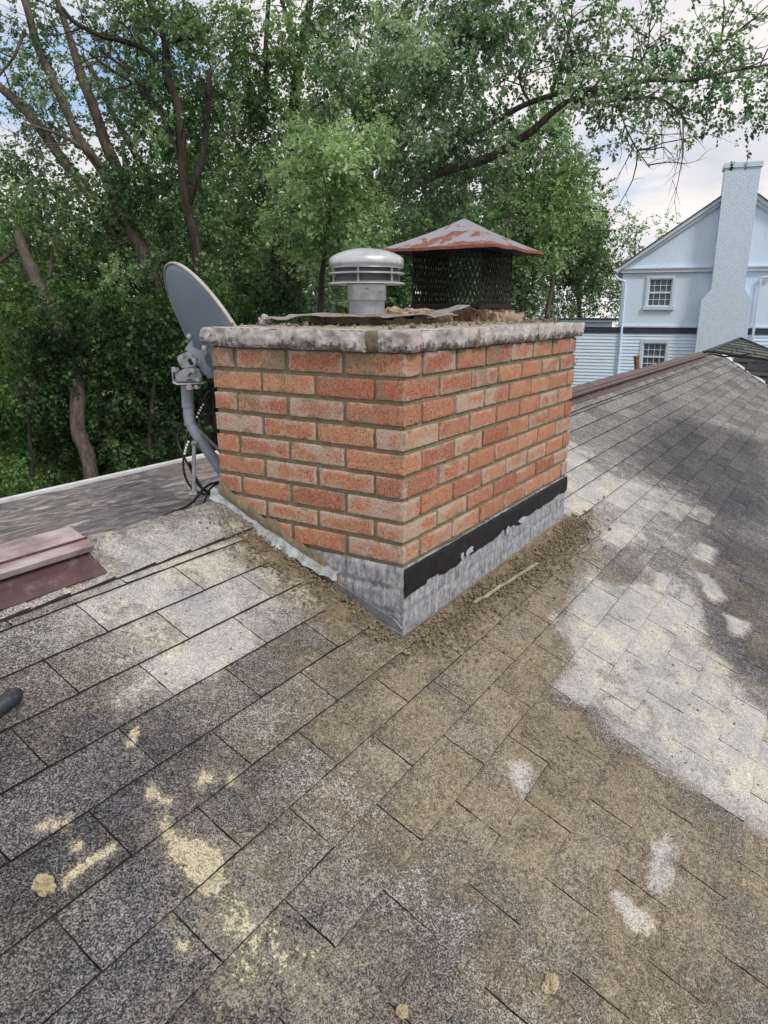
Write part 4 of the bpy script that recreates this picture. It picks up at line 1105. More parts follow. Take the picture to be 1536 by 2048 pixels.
b.box((ac.x-q_, ac.y-q_, zb0-.012), (ac.x+q_, ac.y+q_, zb0+.006)); b.build('base_frame', M_MESH, ar, bevel=.001)
b = MB(); b.box((ac.x-.13, ac.y-.13, .088), (ac.x+.13, ac.y+.13, .106)); b.build('base_skirt', M_MESH, ar)

# ================================================================ SATELLITE DISH
DD = 2.42
def ap(u, v, dd=0.): return at(u, v, DD+dd)
sd_ = root('satellite_dish', ap(388, 1015, -.08), 'grey satellite dish seen from behind on its bent mast, left of the chimney', 'satellite dish')
ctr = ap(434, 690, .10); cam_r = MC @ Vector((1, 0, 0)); cam_u = MC @ Vector((0, 1, 0)); vdir = (ctr-CAM).normalized()
cam_u2 = cam_r.cross(vdir).normalized(); cam_r2 = vdir.cross(cam_u2).normalized()
maj = (cam_r2*-.50+cam_u2*.866).normalized()
per_ = (cam_r2*.866+cam_u2*.50)
bore = (per_*.955+vdir*.295).normalized(); mnr = maj.cross(bore).normalized()
A1, B1 = .298, .262
V = []; F = []; nr, nt = 14, 64
def dish_pt(r_, a, off=0):
    return ctr+maj*(A1*r_*math.cos(a))+mnr*(B1*r_*math.sin(a))+bore*(-.062*(1-r_*r_)+off)
V.append(dish_pt(0, 0))
for i in range(1, nr+1):
    for j in range(nt): V.append(dish_pt(i/nr, 2*math.pi*j/nt))
for j in range(nt): F.append((0, 1+j, 1+(j+1) % nt))
for i in range(nr-1):
    for j in range(nt): a = 1+i*nt; F.append((a+j, a+nt+j, a+nt+(j+1) % nt, a+(j+1) % nt))
o = mesh('reflector', V, F, M_DISHB, sd_, smooth=True); s_ = o.modifiers.new('thick', 'SOLIDIFY'); s_.thickness = .004
b = MB(); ring = [dish_pt(1.0, 2*math.pi*j/nt) for j in range(nt)]
V = []; F = []
prof = [(.992, -.003), (1.003, -.005), (1.013, -.003), (1.014, .003), (1.008, .007), (1.0, .006)]
for j in range(nt):
    for (rr_, of) in prof: V.append(dish_pt(1, 2*math.pi*j/nt)+(dish_pt(rr_, 2*math.pi*j/nt)-dish_pt(1, 2*math.pi*j/nt))*1+bore*0+bore*(of-(-.062*(1-rr_*rr_)) ))
k = len(prof)
for j in range(nt):
    for i in range(k): F.append((j*k+i, ((j+1) % nt)*k+i, ((j+1) % nt)*k+(i+1) % k, j*k+(i+1) % k))
mesh('rim', V, F, M_RIM, sd_, smooth=True)
# mounting bracket plates (facing the viewer), px outlines turned into cut steel at their depth
def plate(name, pts, dd, th, m, parent=sd_, bev=.0015):
    b = MB(); b.prism([ap(310+x/4.876, 640+y/4.876, dd) for x, y in pts], FW*th); return b.build(name, m, parent, bevel=bev)
plate('back_bracket', [(292, 280), (330, 228), (362, 200), (372, 262), (412, 285), (445, 300), (462, 262), (486, 262), (510, 300), (512, 335), (488, 352), (486, 392), (500, 425), (560, 500), (570, 560), (520, 575), (470, 520), (400, 420), (345, 340)], .02, .004, M_GREYP)
plate('side_bracket', [(222, 352), (250, 335), (310, 312), (345, 330), (400, 425), (392, 455), (300, 470), (262, 476), (226, 410), (214, 380)], -.012, .030, M_GALVD)
plate('pivot_plate', [(156, 462), (196, 455), (206, 480), (218, 505), (262, 490), (298, 468), (392, 462), (430, 480), (460, 530), (462, 596), (470, 618), (470, 630), (210, 634), (170, 606)], -.030, .004, M_GREYP)
plate('pivot_plate', [(200, 540), (262, 490), (298, 478), (388, 470), (425, 490), (452, 538), (456, 596), (205, 600)], -.045, .012, M_GALVD)
plate('base_lip', [(168, 602), (212, 622), (474, 612), (474, 622), (214, 636), (172, 616)], -.052, .05, M_RIM)
b = MB()
for (x, y, r_) in ((190, 490, .008), (366, 494, .009), (416, 584, .008), (378, 392, .008), (328, 156, .009), (478, 268, .009), (332, 655, .012), (402, 655, .008), (258, 362, .007)):
    p = ap(310+x/4.876, 640+y/4.876, -.062); b.tube([p, p+FW*.030], [r_*.9, r_], 6)
    b.tube([p-FW*.004, p], [r_*.45, r_*.5], 8)
build_each(b, 'bolt', M_BOLT, sd_)
b = MB()
for q_ in ([(176, 505), (192, 505), (196, 585), (182, 580)], [(315, 548), (352, 505), (362, 512), (328, 552)], [(322, 385), (345, 372), (372, 420), (372, 440), (345, 442), (322, 405)], [(300, 588), (318, 578), (352, 578), (362, 590)]):
    b.prism([ap(310+x/4.876, 640+y/4.876, -.0475) for x, y in q_], FW*.0015)
build_each(b, 'slot', M_BLACK, sd_)
b = MB(); b.tube([ap(374, 770), ap(376, 813)], .0205, 20); b.build('mast_collar', M_GREYP, sd_, 'auto')
b = MB(); b.tube(spline([ap(375, 765), ap(377, 812), ap(379, 838), ap(388, 860), ap(410, 893), ap(440, 936), ap(475, 985, .03), ap(520, 1046, .06)], 8), .0188, 20); b.build('mast', M_GREYP, sd_, 'auto')
b = MB(); b.tube([ap(376.5, 811), ap(376.7, 814)], .0218, 20)
b.tube([ap(379, 843), ap(381, 849)], .0205, 20); b.tube([ap(398, 874), ap(400, 877)], .0205, 20); build_each(b, 'clamp_band', M_GALVD, sd_, 'auto')
b = MB(); b.tube([ap(388, 884, -.02), ap(387.5, 1022, -.04)], .0068, 12)
b.build('strut', M_GALVD, sd_, 'auto')
b = MB(); b.tube([ap(398, 860, -.01), ap(446, 908, .02), ap(500, 962, .05)], .006, 12); b.build('strut', M_GALVD, sd_, 'auto')
b = MB(); b.tube([ap(379, 988, -.045), ap(394, 988, -.045)], .009, 8); b.tube([ap(387.8, 982, -.04), ap(387.8, 994, -.04)], .011, 12); b.tube([ap(384, 886, -.03), ap(392, 886, -.02)], .008, 8)
build_each(b, 'strut_clamp', M_GALVD, sd_)
# cables
b = MB(); K = lambda x, y, dd=0.: ap(310+x/4.876, 640+y/4.876, dd)
b.tube(spline([K(580, 660, .05), K(500, 740), K(400, 930), K(395, 960, -.02)]), .0036, 7)
b.tube(spline([K(600, 650, .05), K(520, 760), K(450, 900), K(400, 960)]), .0036, 7)
b.tube(spline([K(320, 1110, .03), K(300, 1200), K(285, 1300, -.02), K(275, 1420, -.03), K(300, 1540, -.03), K(360, 1640, -.02), K(450, 1690), K(560, 1710, .02), K(680, 1750, .05)]), .0040, 7)
b.tube(spline([K(275, 1020, .06), K(225, 1100, .05), K(225, 1200, .04), K(280, 1330, .02), K(340, 1440), K(420, 1600), K(520, 1680), K(680, 1740, .04)]), .0040, 7)
b.tube(spline([K(330, 1390, -.01), K(390, 1530), K(460, 1640), K(560, 1700), K(690, 1760, .04)]), .0056, 8)
b.tube(spline([K(700, 1590, .05), K(620, 1580, .03), K(540, 1600), K(470, 1650, -.02), K(400, 1740, -.05), K(300, 1820, -.03), K(180, 1870, .05), K(100, 1900, .10), K(85, 1920, .10), K(85, 1945, .10)]), .0042, 8)
b.tube(spline([K(680, 1585, .05), K(600, 1600, .03), K(530, 1660), K(490, 1750, -.02), K(455, 1830, -.02)]), .0040, 7)
build_each(b, 'coaxial_cable', M_BLACK, sd_, 'auto')
b = MB()
for (x, y) in ((325, 1190), (312, 1218), (303, 1246), (295, 1274), (290, 1302)): b.tube([K(x-9, y-2, -.03), K(x+9, y+4, -.03)], .0046, 8)
for (x, y) in ((410, 945), (425, 908), (440, 880), (452, 852), (470, 825)): b.tube([K(x-8, y-2, -.03), K(x+8, y+4, -.03)], .0036, 8)
build_each(b, 'cable_tie', M_WHITEP, sd_)

# reddish vent stack behind the ridge on the right
b = MB(); b.tube([at(1275, 760, 9.3), at(1273, 712, 9.3)], .034, 14); b.tube([at(1273, 716, 9.3), at(1273, 712, 9.3)], .040, 14)
tag(b.build('vent_stack', plain('rusty_red_pipe', (.26, .10, .085), .7, .1, .3, .25, 20), None, 'auto'), 'thin rusty red pipe standing behind the ridge in front of the white house', 'pipe')

# ================================================================ WHITE HOUSE
AX = (RT*math.cos(R(20))-FW*math.sin(R(20))).normalized(); AN = Vector((AX.y, -AX.x, 0))  # AN points out of the wall, towards us
if AN.dot(FW) > 0: AN = -AN
HP = CAM+ray(1240, 617)*(30/ray(1240, 617).dot(FW)); ZG = -4.6
def hp(t, z, o=0.): return Vector((HP.x, HP.y, 0))+AX*t+AN*o+Vector((0, 0, z))
wh = root('white_house', hp(3.9, ZG), 'pale blue-white gabled house with a painted brick chimney beyond the roof on the right', 'house')
def hbox(b, t0, t1, z0, z1, o0, o1):
    P = [hp(t, z, o) for z in (z0, z1) for (t, o) in ((t0, o0), (t1, o0), (t1, o1), (t0, o1))]
    b.add(P, [(0, 3, 2, 1), (4, 5, 6, 7), (0, 1, 5, 4), (1, 2, 6, 5), (2, 3, 7, 6), (3, 0, 4, 7)])
def hplane(poly, o, mt, name, parent):
    V = [hp(t, z, o) for t, z in poly]; ob = mesh(name, V, [tuple(range(len(V)))], mt, parent, vattr={'along': [t for t, z in poly], 'high': [z for t, z in poly]}); return ob
GL, GR, GE, GT, GZ = -.02, 7.78, 1.62, 3.88, 4.42   # wall left, right, eave height, apex t, apex z
# upper wall with window opening as four strips; gable above the belt; lower wall of lap siding with real laps
def wall_with_holes(t0, t1, z0, z1, holes, o, mt, name):
    ts = sorted({t0, t1, *[h[0] for h in holes], *[h[1] for h in holes]}); zs = sorted({z0, z1, *[h[2] for h in holes], *[h[3] for h in holes]})
    V = []; F = []; al = []; hi = []
    for j in range(len(zs)-1):
        for i in range(len(ts)-1):
            if any(h[0] <= ts[i] and ts[i+1] <= h[1] and h[2] <= zs[j] and zs[j+1] <= h[3] for h in holes): continue
            k = len(V)
            for (t, z) in ((ts[i], zs[j]), (ts[i+1], zs[j]), (ts[i+1], zs[j+1]), (ts[i], zs[j+1])): V.append(hp(t, z, o)); al.append(t); hi.append(z)
            F.append((k, k+1, k+2, k+3))
    return mesh(name, V, F, mt, wh, vattr={'along': al, 'high': hi})
W1 = (1.02, 1.90, .20, 1.26); W2 = (1.02, 1.92, -2.32, -1.22)
wall_with_holes(GL, GR, -.60, GE, [W1], 0, M_SIDV, 'upper_wall')
hplane([(GL, GE), (GR, GE), (GT, GZ)], .02, M_SIDV, 'gable_wall', wh)
b = MB(); z = -4.6
while z < -.86:
    z1 = min(z+.135, -.86)
    for (ta, tb_) in ([(-3.2, W2[0]), (W2[1], 8.2)] if (z1 > W2[2]+.02 and z < W2[3]-.02) else [(-3.2, 8.2)]):
        b.add([hp(ta, z, .045), hp(tb_, z, .045), hp(tb_, z1, .012), hp(ta, z1, .012), hp(ta, z, .0), hp(tb_, z, .0)], [(0, 1, 2, 3), (4, 5, 1, 0)])
    z = z1
b.build('lap_siding', M_HOUSE, wh)
b = MB(); hbox(b, -3.2, 8.2, -.84, -.61, .0, .07); b.build('dark_band', M_NAVY, wh)
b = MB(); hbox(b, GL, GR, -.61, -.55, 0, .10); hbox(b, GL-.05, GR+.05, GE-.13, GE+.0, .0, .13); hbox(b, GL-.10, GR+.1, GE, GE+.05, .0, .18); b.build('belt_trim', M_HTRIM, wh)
b = MB(); hbox(b, -3.2, GL-.25, -.61, -.40, -.3, .02); hbox(b, -3.2, GL-.05, -.40, -.33, -3, .20); b.build('wing_fascia', M_HOUSE, wh)
b = MB(); hbox(b, -3.2, GL-.05, -.33, -.30, -4, .24); b.build('wing_roof', M_ROOFD, wh)
# rake boards and roof
def rake(sgn):
    t0 = GL-.22 if sgn < 0 else GR+.22; z0 = GE+.02
    for (nm, o0, o1, dz0, dz1, m) in (('rake_board', .02, .14, -.30, -.06, M_HTRIM), ('rake_trim', .02, .24, -.13, .02, M_HTRIM), ('roof', -9, .30, .02, .06, M_ROOFD)):
        b = MB(); za = z0; zt_ = GZ+.14
        P = [(t0, za+dz0+(.1 if dz0 < -.2 else 0)), (GT, zt_+dz0), (GT, zt_+dz1), (t0, za+dz1)]
        V = [hp(t, z, o1) for t, z in P]+[hp(t, z, o0) for t, z in P]
        b.add(V, [(0, 1, 2, 3), (7, 6, 5, 4), (0, 4, 5, 1), (1, 5, 6, 2), (2, 6, 7, 3), (3, 7, 4, 0)]); b.build(nm, m, wh)
rake(-1); rake(1)
b = MB(); hbox(b, GL, GL+.02, -4.6, GE, -9, 0); hbox(b, GR-.02, GR, -4.6, GE, -9, 0); build_each(b, 'side_wall', M_HOUSE, wh)
def window(W, name, lab, curtain):
    t0, t1, z0, z1 = W
    wr = root('window', hp((t0+t1)/2, z0)); wr.parent = wh; wr.location = hp((t0+t1)/2, z0)-world_loc(wh); wr['label'] = lab
    b = MB(); f = .10
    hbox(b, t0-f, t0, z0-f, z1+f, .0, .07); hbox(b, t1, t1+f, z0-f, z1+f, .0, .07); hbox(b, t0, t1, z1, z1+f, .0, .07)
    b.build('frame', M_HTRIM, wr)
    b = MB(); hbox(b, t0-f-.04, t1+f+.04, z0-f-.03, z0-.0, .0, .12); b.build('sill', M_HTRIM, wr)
    b = MB(); hbox(b, t0, t1, z0, z1, -.11, -.10); b.build('pane', M_GLASS, wr)
    b = MB()
    if curtain:
        k = 9
        for i in range(k): hbox(b, t0+.04+(t1-t0-.08)*i/k, t0+.04+(t1-t0-.08)*(i+.62)/k, z0+.1+ (z1-z0)*.0, z1-.03, -.100, -.094)
    else:
        zz_ = (z0+z1)/2+.04
        while zz_ < z1-.05: hbox(b, t0+.05, t1-.05, zz_, zz_+.018, -.100, -.092); zz_ += .035
        zz_ = z0+.05
        while zz_ < (z0+z1)/2-.04: hbox(b, t0+.05, t1-.05, zz_, zz_+.012, -.100, -.094); zz_ += .035
    b.build('curtain' if curtain else 'blind', M_CURT, wr)
    b = MB(); s_ = .045; zm = (z0+z1)/2
    hbox(b, t0, t0+s_, z0, z1, -.09, .0); hbox(b, t1-s_, t1, z0, z1, -.09, .0); hbox(b, t0+s_, t1-s_, z0, z0+s_, -.09, .0); hbox(b, t0+s_, t1-s_, z1-s_, z1, -.09, .0); hbox(b, t0+s_, t1-s_, zm-.03, zm+.03, -.09, .01)
    for i in range(1, 4): t = t0+(t1-t0)*i/4; hbox(b, t-.010, t+.010, z0+s_, zm-.03, -.085, -.02); hbox(b, t-.010, t+.010, zm+.03, z1-s_, -.085, -.02)
    for zz in ((z0+zm)/2, (zm+z1)/2): hbox(b, t0+s_, t1-s_, zz-.009, zz+.009, -.084, -.022)
    b.build('sash', M_HOUSE, wr)
window(W1, 'window', 'upper sash window with closed blinds', False); window(W2, 'window', 'lower sash window with drawn curtains', True)
# painted brick chimney with sloping shoulders
b = MB(); o1 = .62
outl = [(2.95, -4.6), (2.98, .42), (3.28, .84), (3.24, 5.02), (3.20, 5.05), (3.20, 5.20), (4.52, 5.20), (4.52, 5.05), (4.46, 5.02), (4.42, .82), (4.72, .42), (4.76, -4.6)]
al = []; hi = []; V = []; F = []
def wallpoly(poly, attrs):
    k = len(V); V.extend(poly); al.extend(a for a, h in attrs); hi.extend(h for a, h in attrs); F.append(tuple(range(k, k+len(poly))))
sec = [((2.95, 4.76), -4.6), ((2.98, 4.72), .42), ((3.28, 4.42), .84), ((3.26, 4.44), 5.04)]
for ((a0, a1), z0), ((b0, b1), z1) in zip(sec[:-1], sec[1:]):
    wallpoly([hp(a0, z0, o1), hp(a1, z0, o1), hp(b1, z1, o1), hp(b0, z1, o1)], [(a0, z0), (a1, z0), (b1, z1), (b0, z1)])
    wallpoly([hp(a0, z0, -.2), hp(a0, z0, o1), hp(b0, z1, o1), hp(b0, z1, -.2)], [(0, z0), (.8, z0), (.8, z1), (0, z1)])
    wallpoly([hp(a1, z0, o1), hp(a1, z0, -.2), hp(b1, z1, -.2), hp(b1, z1, o1)], [(.8, z0), (0, z0), (0, z1), (.8, z1)])
pc = mesh('chimney', [tuple(v) for v in V], F, M_PBRICK, wh, vattr={'along': al, 'high': hi}); pc['label'] = 'tall painted brick chimney with sloping shoulders'
b = MB(); hbox(b, 3.21, 4.49, 5.04, 5.20, -.24, o1+.05); b.build('chimney_top', M_PBRICK, pc)
# downspouts and gutter end
b = MB(); sp_ = [hp(-.28, 1.62, .20), hp(-.28, 1.40, .20), hp(-.20, 1.28, .18), hp(.10, 1.16, .12), hp(.14, 1.02, .11), hp(.14, -4.5, .11)]
b.tube(sp_, .05, 8); b.build('downspout', M_HOUSE, wh, 'auto')
b = MB(); hbox(b, -.36, -.20, 1.50, 1.66, -9, .28); b.build('gutter', M_HOUSE, wh)
b = MB(); b.tube([hp(5.35, 1.25, .12), hp(5.0, 1.25, .12), hp(4.98, 1.2, .12), hp(4.98, -4.5, .12)], .05, 8); b.build('downspout', M_HTRIM, wh, 'auto')
# ================================================================ TREES
rt = np.random.default_rng(11)
def leaves(name, parent, clus, m, size, per_twig=13, droop=.35, label=None):
    """clus: rows of (x, y, z, rx, ry, rz, n, hue). Leaf sprays spread through each ellipsoid."""
    clus = np.array(clus, float); n_tw = np.maximum(1, (clus[:, 6]/per_twig)).astype(int)
    idx = np.repeat(np.arange(len(clus)), n_tw); n = len(idx)
    d = rt.normal(size=(n, 3)); d /= np.linalg.norm(d, axis=1)[:, None]
    rad = rt.random(n)**.42
    c = clus[idx, :3]+d*rad[:, None]*clus[idx, 3:6]
    # twig direction: outward, sagging
    tdir = d*.8+rt.normal(size=(n, 3))*.5; tdir[:, 2] -= droop; tdir /= np.linalg.norm(tdir, axis=1)[:, None]
    tl = rt.uniform(2.2, 5.5, n)*size
    k = per_twig; I = np.repeat(np.arange(n), k); f = np.tile(np.linspace(0, 1, k), n)+rt.uniform(-.04, .04, n*k)
    side = rt.normal(size=(n*k, 3)); side -= tdir[I]*(side*tdir[I]).sum(1)[:, None]; side /= np.linalg.norm(side, axis=1)[:, None]
    base = c[I]+tdir[I]*(f*tl[I])[:, None]+side*size*.25*rt.random((n*k, 1))
    ld_ = side*.9+tdir[I]*.55; ld_[:, 2] -= .35; ld_ /= np.linalg.norm(ld_, axis=1)[:, None]
    nrm = rt.normal(size=(n*k, 3))*.65; nrm[:, 2] += .75
    wv = np.cross(ld_, nrm); wv /= np.linalg.norm(wv, axis=1)[:, None]+1e-9
    s = size*1.12*rt.uniform(.5, 1.35, (n*k, 1)); wd_ = s*rt.uniform(.30, .42, (n*k, 1))
    V = np.stack([base, base+ld_*s*.45+wv*wd_, base+ld_*s, base+ld_*s*.45-wv*wd_], 1).reshape(-1, 3)
    F = np.arange(len(V)).reshape(-1, 4)
    hue = clus[idx, 7][I]+rt.normal(0, .15, n*k)+np.repeat(rt.normal(0, .17, n), k)
    o = mesh(name, V, F, m, parent, fattr={'hue': np.clip(hue, 0, 1)})
    if label: o['label'] = label
    return o
def limb(b, pts, seg=8, k=5):
    """pts: (u, v, depth, width_px)"""
    P = [at(u, v, D) for u, v, D, w_ in pts]; rr_ = [w_/2*D/FPX*1.02 for u, v, D, w_ in pts]
    S_ = spline(P, k); n = len(S_)
    rad = [np.interp(i/k, range(len(rr_)), rr_) for i in range(n)]
    S2 = []
    for i, p in enumerate(S_): S2.append(p+Vector((mn.noise(p*1.9), mn.noise(p*1.9+Vector((5, 0, 0))), mn.noise(p*1.9+Vector((0, 5, 0)))))*rad[i]*.55)
    b.tube(S2, [r_*(1+.12*mn.noise(p*5)) for r_, p in zip(rad, S2)], seg)
    return S2
def twigs_from(b, path, n, L, rad, start=.3, dirbias=(0, 0, .15)):
    ends = []
    for i in range(n):
        k = int(len(path)*(start+(1-start)*rt.random())); k = min(k, len(path)-2); p = path[k]; t = (path[k+1]-p).normalized()
        d = Vector(rt.normal(size=3)); d = (d-t*d.dot(t)).normalized()*.9+t*.7+Vector(dirbias); d.normalize()
        l = L*rt.uniform(.4, 1.1); pts = [p]; dd = d.copy()
        for q in range(6):
            dd = (dd+Vector(rt.normal(size=3))*.22+Vector((0, 0, -.03))).normalized(); pts.append(pts[-1]+dd*l/6)
        b.tube(pts, [rad*(1-.15*i) for i in range(7)], 4, False); ends.append(pts[-1])
        for q in (2, 3, 4, 5):
            d2 = (dd+Vector(rt.normal(size=3))*.9).normalized(); e = pts[q]+d2*l*.28; b.tube([pts[q], pts[q]+d2*l*.15+Vector((0, 0, .01)), e], [rad*.4, rad*.3, rad*.15], 3, False)
    return ends
def gz(p): return Vector((p.x, p.y, -4.6))
GRP = 'trees of the wood behind the roof'
CLN = {}
def cluster(key, u, v, D, ru, rv, n, hue=.5, rd=None):
    p = at(u, v, D); rx = ru*D/FPX; rz = rv*D/FPX; rd = rd or (rx+rz)/2*.9
    # ellipsoid axes are world xyz: use the mean plan radius
    CLN.setdefault(key, []).append((p.x, p.y, p.z, (rx+rd)/2, (rx+rd)/2, rz, n, hue))
# coarse map of how closed the canopy is (columns of 64 px, rows of 64 px, from the top)
MAPD = ["664787886788889988732354","645788886889999888866675","565788888899998668888888","775678999999998646677667",
        "665679999999988787531231","875799999999989999730011","886799999999999999800000","999999999999999999983000",
        "999999999999999999900000","999999999999999999900000","999999999999999999900000","999999999999999999000000","999999999999999000000000","999999990000000000000000","999999990000000000000000","999999000000000000000000"]
def owner(u, v):
    if v > 560 and u < 560: return ('shrub', 8.4)
    if u > 1010 and v > 215+max(0, (u-1010))*.0 and not (v < 330 and u > 1150): return ('round', 15.0)
    if u > 830 and v < 300 or (u > 1180 and v < 360): return ('reach', 8.6)
    if u > 560 and u < 760 and 250 < v < 520: return ('bright', 7.6)
    if u > 680 and v > 420: return ('round', 13.0)
    if u > 640: return ('reach', 9.6)
    if u > 450: return ('dark', 10.5)
    if u > 250: return ('knot', 8.8)
    if v > 330: return ('edge', 9.0)
    return ('lean', 9.6)
for j, row in enumerate(MAPD):
    for i, ch_ in enumerate(row):
        dn = int(ch_)
        if dn == 0: continue
        for rep in range(2 if dn > 3 else 1):
            u = 32+64*i+rt.uniform(-26, 26); v = 32+64*j+rt.uniform(-26, 26); key, D = owner(u, v); D += rt.uniform(-.9, 1.1)
            if key == 'round' and u > 1060 and v > 585: continue
            rr_ = rt.uniform(26, 52)
            edge = np.interp(v, [250, 300, 400, 560, 640], [1130, 1165, 1195, 1222, 1232])
            if key == 'round': u = min(u, edge-rr_*1.0)
            if u < 560: D += .8
            nn = int({1: 14, 2: 34, 3: 62, 4: 90, 5: 130, 6: 175, 7: 230, 8: 300, 9: 380}[dn]*.62*(1 if rep == 0 else .8))
            if key == 'round': nn = int(nn*1.25)
            if key == 'reach' and u > 1000: nn = int(nn*.62)
            cluster(key, u, v, D, rr_*1.1, rr_*.85, nn*3.3, rt.normal(.5, .2))
# canopy beyond the frame's edges, so the wood does not stop at the picture
for i in range(60):
    u = rt.choice([rt.uniform(-500, -30), rt.uniform(-200, 1500)]); v = rt.uniform(-420, -30) if u > -30 else rt.uniform(-350, 900)
    key, D = owner(min(max(u, 5), 1500), max(v, 5)); cluster(key, u, v, D+rt.uniform(-.6, 1.2), 70, 60, 600, .5)
def tree(name, base_uvD, label, key, lm, size, trunks, bark=M_BARK, twn=0, twL=1.0, per=13, cat='tree', droop=.35):
    p0 = at(*base_uvD); g0 = gz(p0); t = root(name, g0, label, cat, GRP); b = MB(); paths = []
    for tr in trunks: paths.append(limb(b, tr))
    for pth in paths:
        if twn: 
            for e in twigs_from(b, pth, twn, twL, .0085): pass
    if b.V: b.build('trunk', bark, t, True)
    if key in CLN: leaves('crown', t, CLN[key], lm, size, per, droop)
    return t
def down(u, v, D, w_, lean=0, k=1.5):
    """continue a trunk from its lowest traced point to the ground"""
    p = at(u, v, D); out = []
    return p
def to_ground(tr, dx=0., flare=1.35):
    """prepend ground points (traced in real space) to a limb given from low to high"""
    u, v, D, w_ = tr[0]; p = at(u, v, D); dz = p.z+4.6
    res = []
    for f in (1.0, .5):
        q = Vector((p.x+RT.x*dx*f, p.y+RT.y*dx*f, p.z-dz*f)); c_ = MC.transposed() @ (q-CAM)
        res.append((768+FPX*c_.x/-c_.z, 1024-FPX*c_.y/-c_.z, (q-CAM).dot(FW), w_*(1+(flare-1)*f)))
    return res+tr
tree('leaning_tree', (400, 880, 9.6), 'many-stemmed tree whose grey trunks lean up to the left from behind the dish', 'lean', L_BLUE, .040, [
    to_ground([(428, 850, 9.4, 52), (388, 730, 9.5, 46), (352, 635, 9.6, 42)], .5),
    [(352, 635, 9.6, 34), (300, 560, 9.6, 26), (235, 478, 9.7, 22), (205, 425, 9.8, 20), (165, 368, 9.9, 20), (115, 305, 10, 19), (62, 235, 10.1, 17), (20, 190, 10.2, 15), (-60, 120, 10.3, 12)],
    [(345, 625, 9.5, 30), (285, 500, 9.5, 24), (240, 420, 9.5, 21), (200, 340, 9.6, 17), (150, 262, 9.7, 16), (108, 165, 9.8, 15), (72, 85, 9.8, 14), (50, 0, 9.9, 12), (30, -90, 10, 9)],
    [(285, 500, 9.7, 20), (252, 420, 9.8, 20), (228, 330, 9.8, 19), (203, 265, 9.9, 18), (168, 160, 9.9, 16), (150, 110, 10, 13), (120, 20, 10, 10), (95, -60, 10, 8)],
    [(335, 500, 10.4, 16), (300, 385, 10.5, 14), (262, 292, 10.5, 12), (225, 225, 10.6, 10), (195, 160, 10.6, 8), (165, 110, 10.6, 6)],
    [(205, 345, 9.6, 10), (170, 300, 9.4, 8), (120, 270, 9.3, 6), (60, 250, 9.2, 4)], [(50, 60, 9.9, 6), (30, 110, 9.8, 5), (15, 130, 9.8, 4), (-30, 190, 9.8, 3)]], M_BARK, 7, 1.0)
tree('knotted_tree', (400, 900, 8.8), 'dark slender tree with a pale knot, forking above the satellite dish', 'knot', L_MID, .039, [
    to_ground([(402, 700, 8.8, 24), (398, 545, 8.8, 20), (388, 470, 8.8, 18), (375, 415, 8.8, 20), (366, 340, 8.8, 18), (362, 250, 8.8, 17), (352, 205, 8.9, 17), (334, 150, 8.9, 15), (330, 90, 9, 14), (318, 40, 9, 12), (298, 0, 9.1, 10), (280, -60, 9.1, 8)]),
    [(376, 412, 8.8, 14), (392, 360, 8.7, 13), (408, 310, 8.7, 12), (414, 250, 8.7, 12), (418, 190, 8.6, 11), (420, 140, 8.6, 9)],
    [(333, 150, 8.9, 9), (300, 105, 8.8, 8), (255, 85, 8.8, 8), (200, 72, 8.7, 8), (150, 45, 8.7, 7), (125, 15, 8.7, 6)],
    [(345, 265, 8.8, 7), (322, 215, 8.7, 7), (270, 170, 8.7, 6), (215, 135, 8.6, 5), (190, 115, 8.6, 4)],
    [(332, 90, 9, 8), (352, 84, 9, 6), (376, 75, 9, 4)], [(366, 340, 8.8, 6), (320, 225, 8.7, 5), (262, 150, 8.7, 5), (200, 100, 8.7, 4)]], M_BARKD, 8, .9)
tree('ivy_dark_tree', (570, 800, 10.6), 'blackish forked tree with short broken limbs between the dish and the vent', 'dark', L_MID, .044, [
    to_ground([(588, 640, 10.5, 30), (586, 545, 10.5, 26), (598, 500, 10.5, 22), (625, 455, 10.4, 15), (645, 432, 10.3, 11)]),
    to_ground([(548, 640, 10.8, 26), (545, 540, 10.8, 22), (555, 470, 10.8, 14), (550, 415, 10.8, 10), (552, 365, 10.9, 7)]),
    [(590, 535, 10.5, 14), (584, 470, 10.5, 10), (590, 395, 10.5, 8), (600, 380, 10.5, 5)],
    [(590, 168, 11.2, 16), (602, 110, 11.2, 14), (612, 50, 11.3, 13), (622, -20, 11.3, 11)], [(600, 90, 11.2, 8), (580, 45, 11.2, 7), (562, 0, 11.2, 5)], [(590, 400, 11.3, 18), (588, 280, 11.3, 18), (590, 168, 11.2, 16)],
    [(535, 200, 10.9, 8), (532, 100, 10.9, 8), (538, 0, 11, 7)]], M_BARKD, 6, .9)
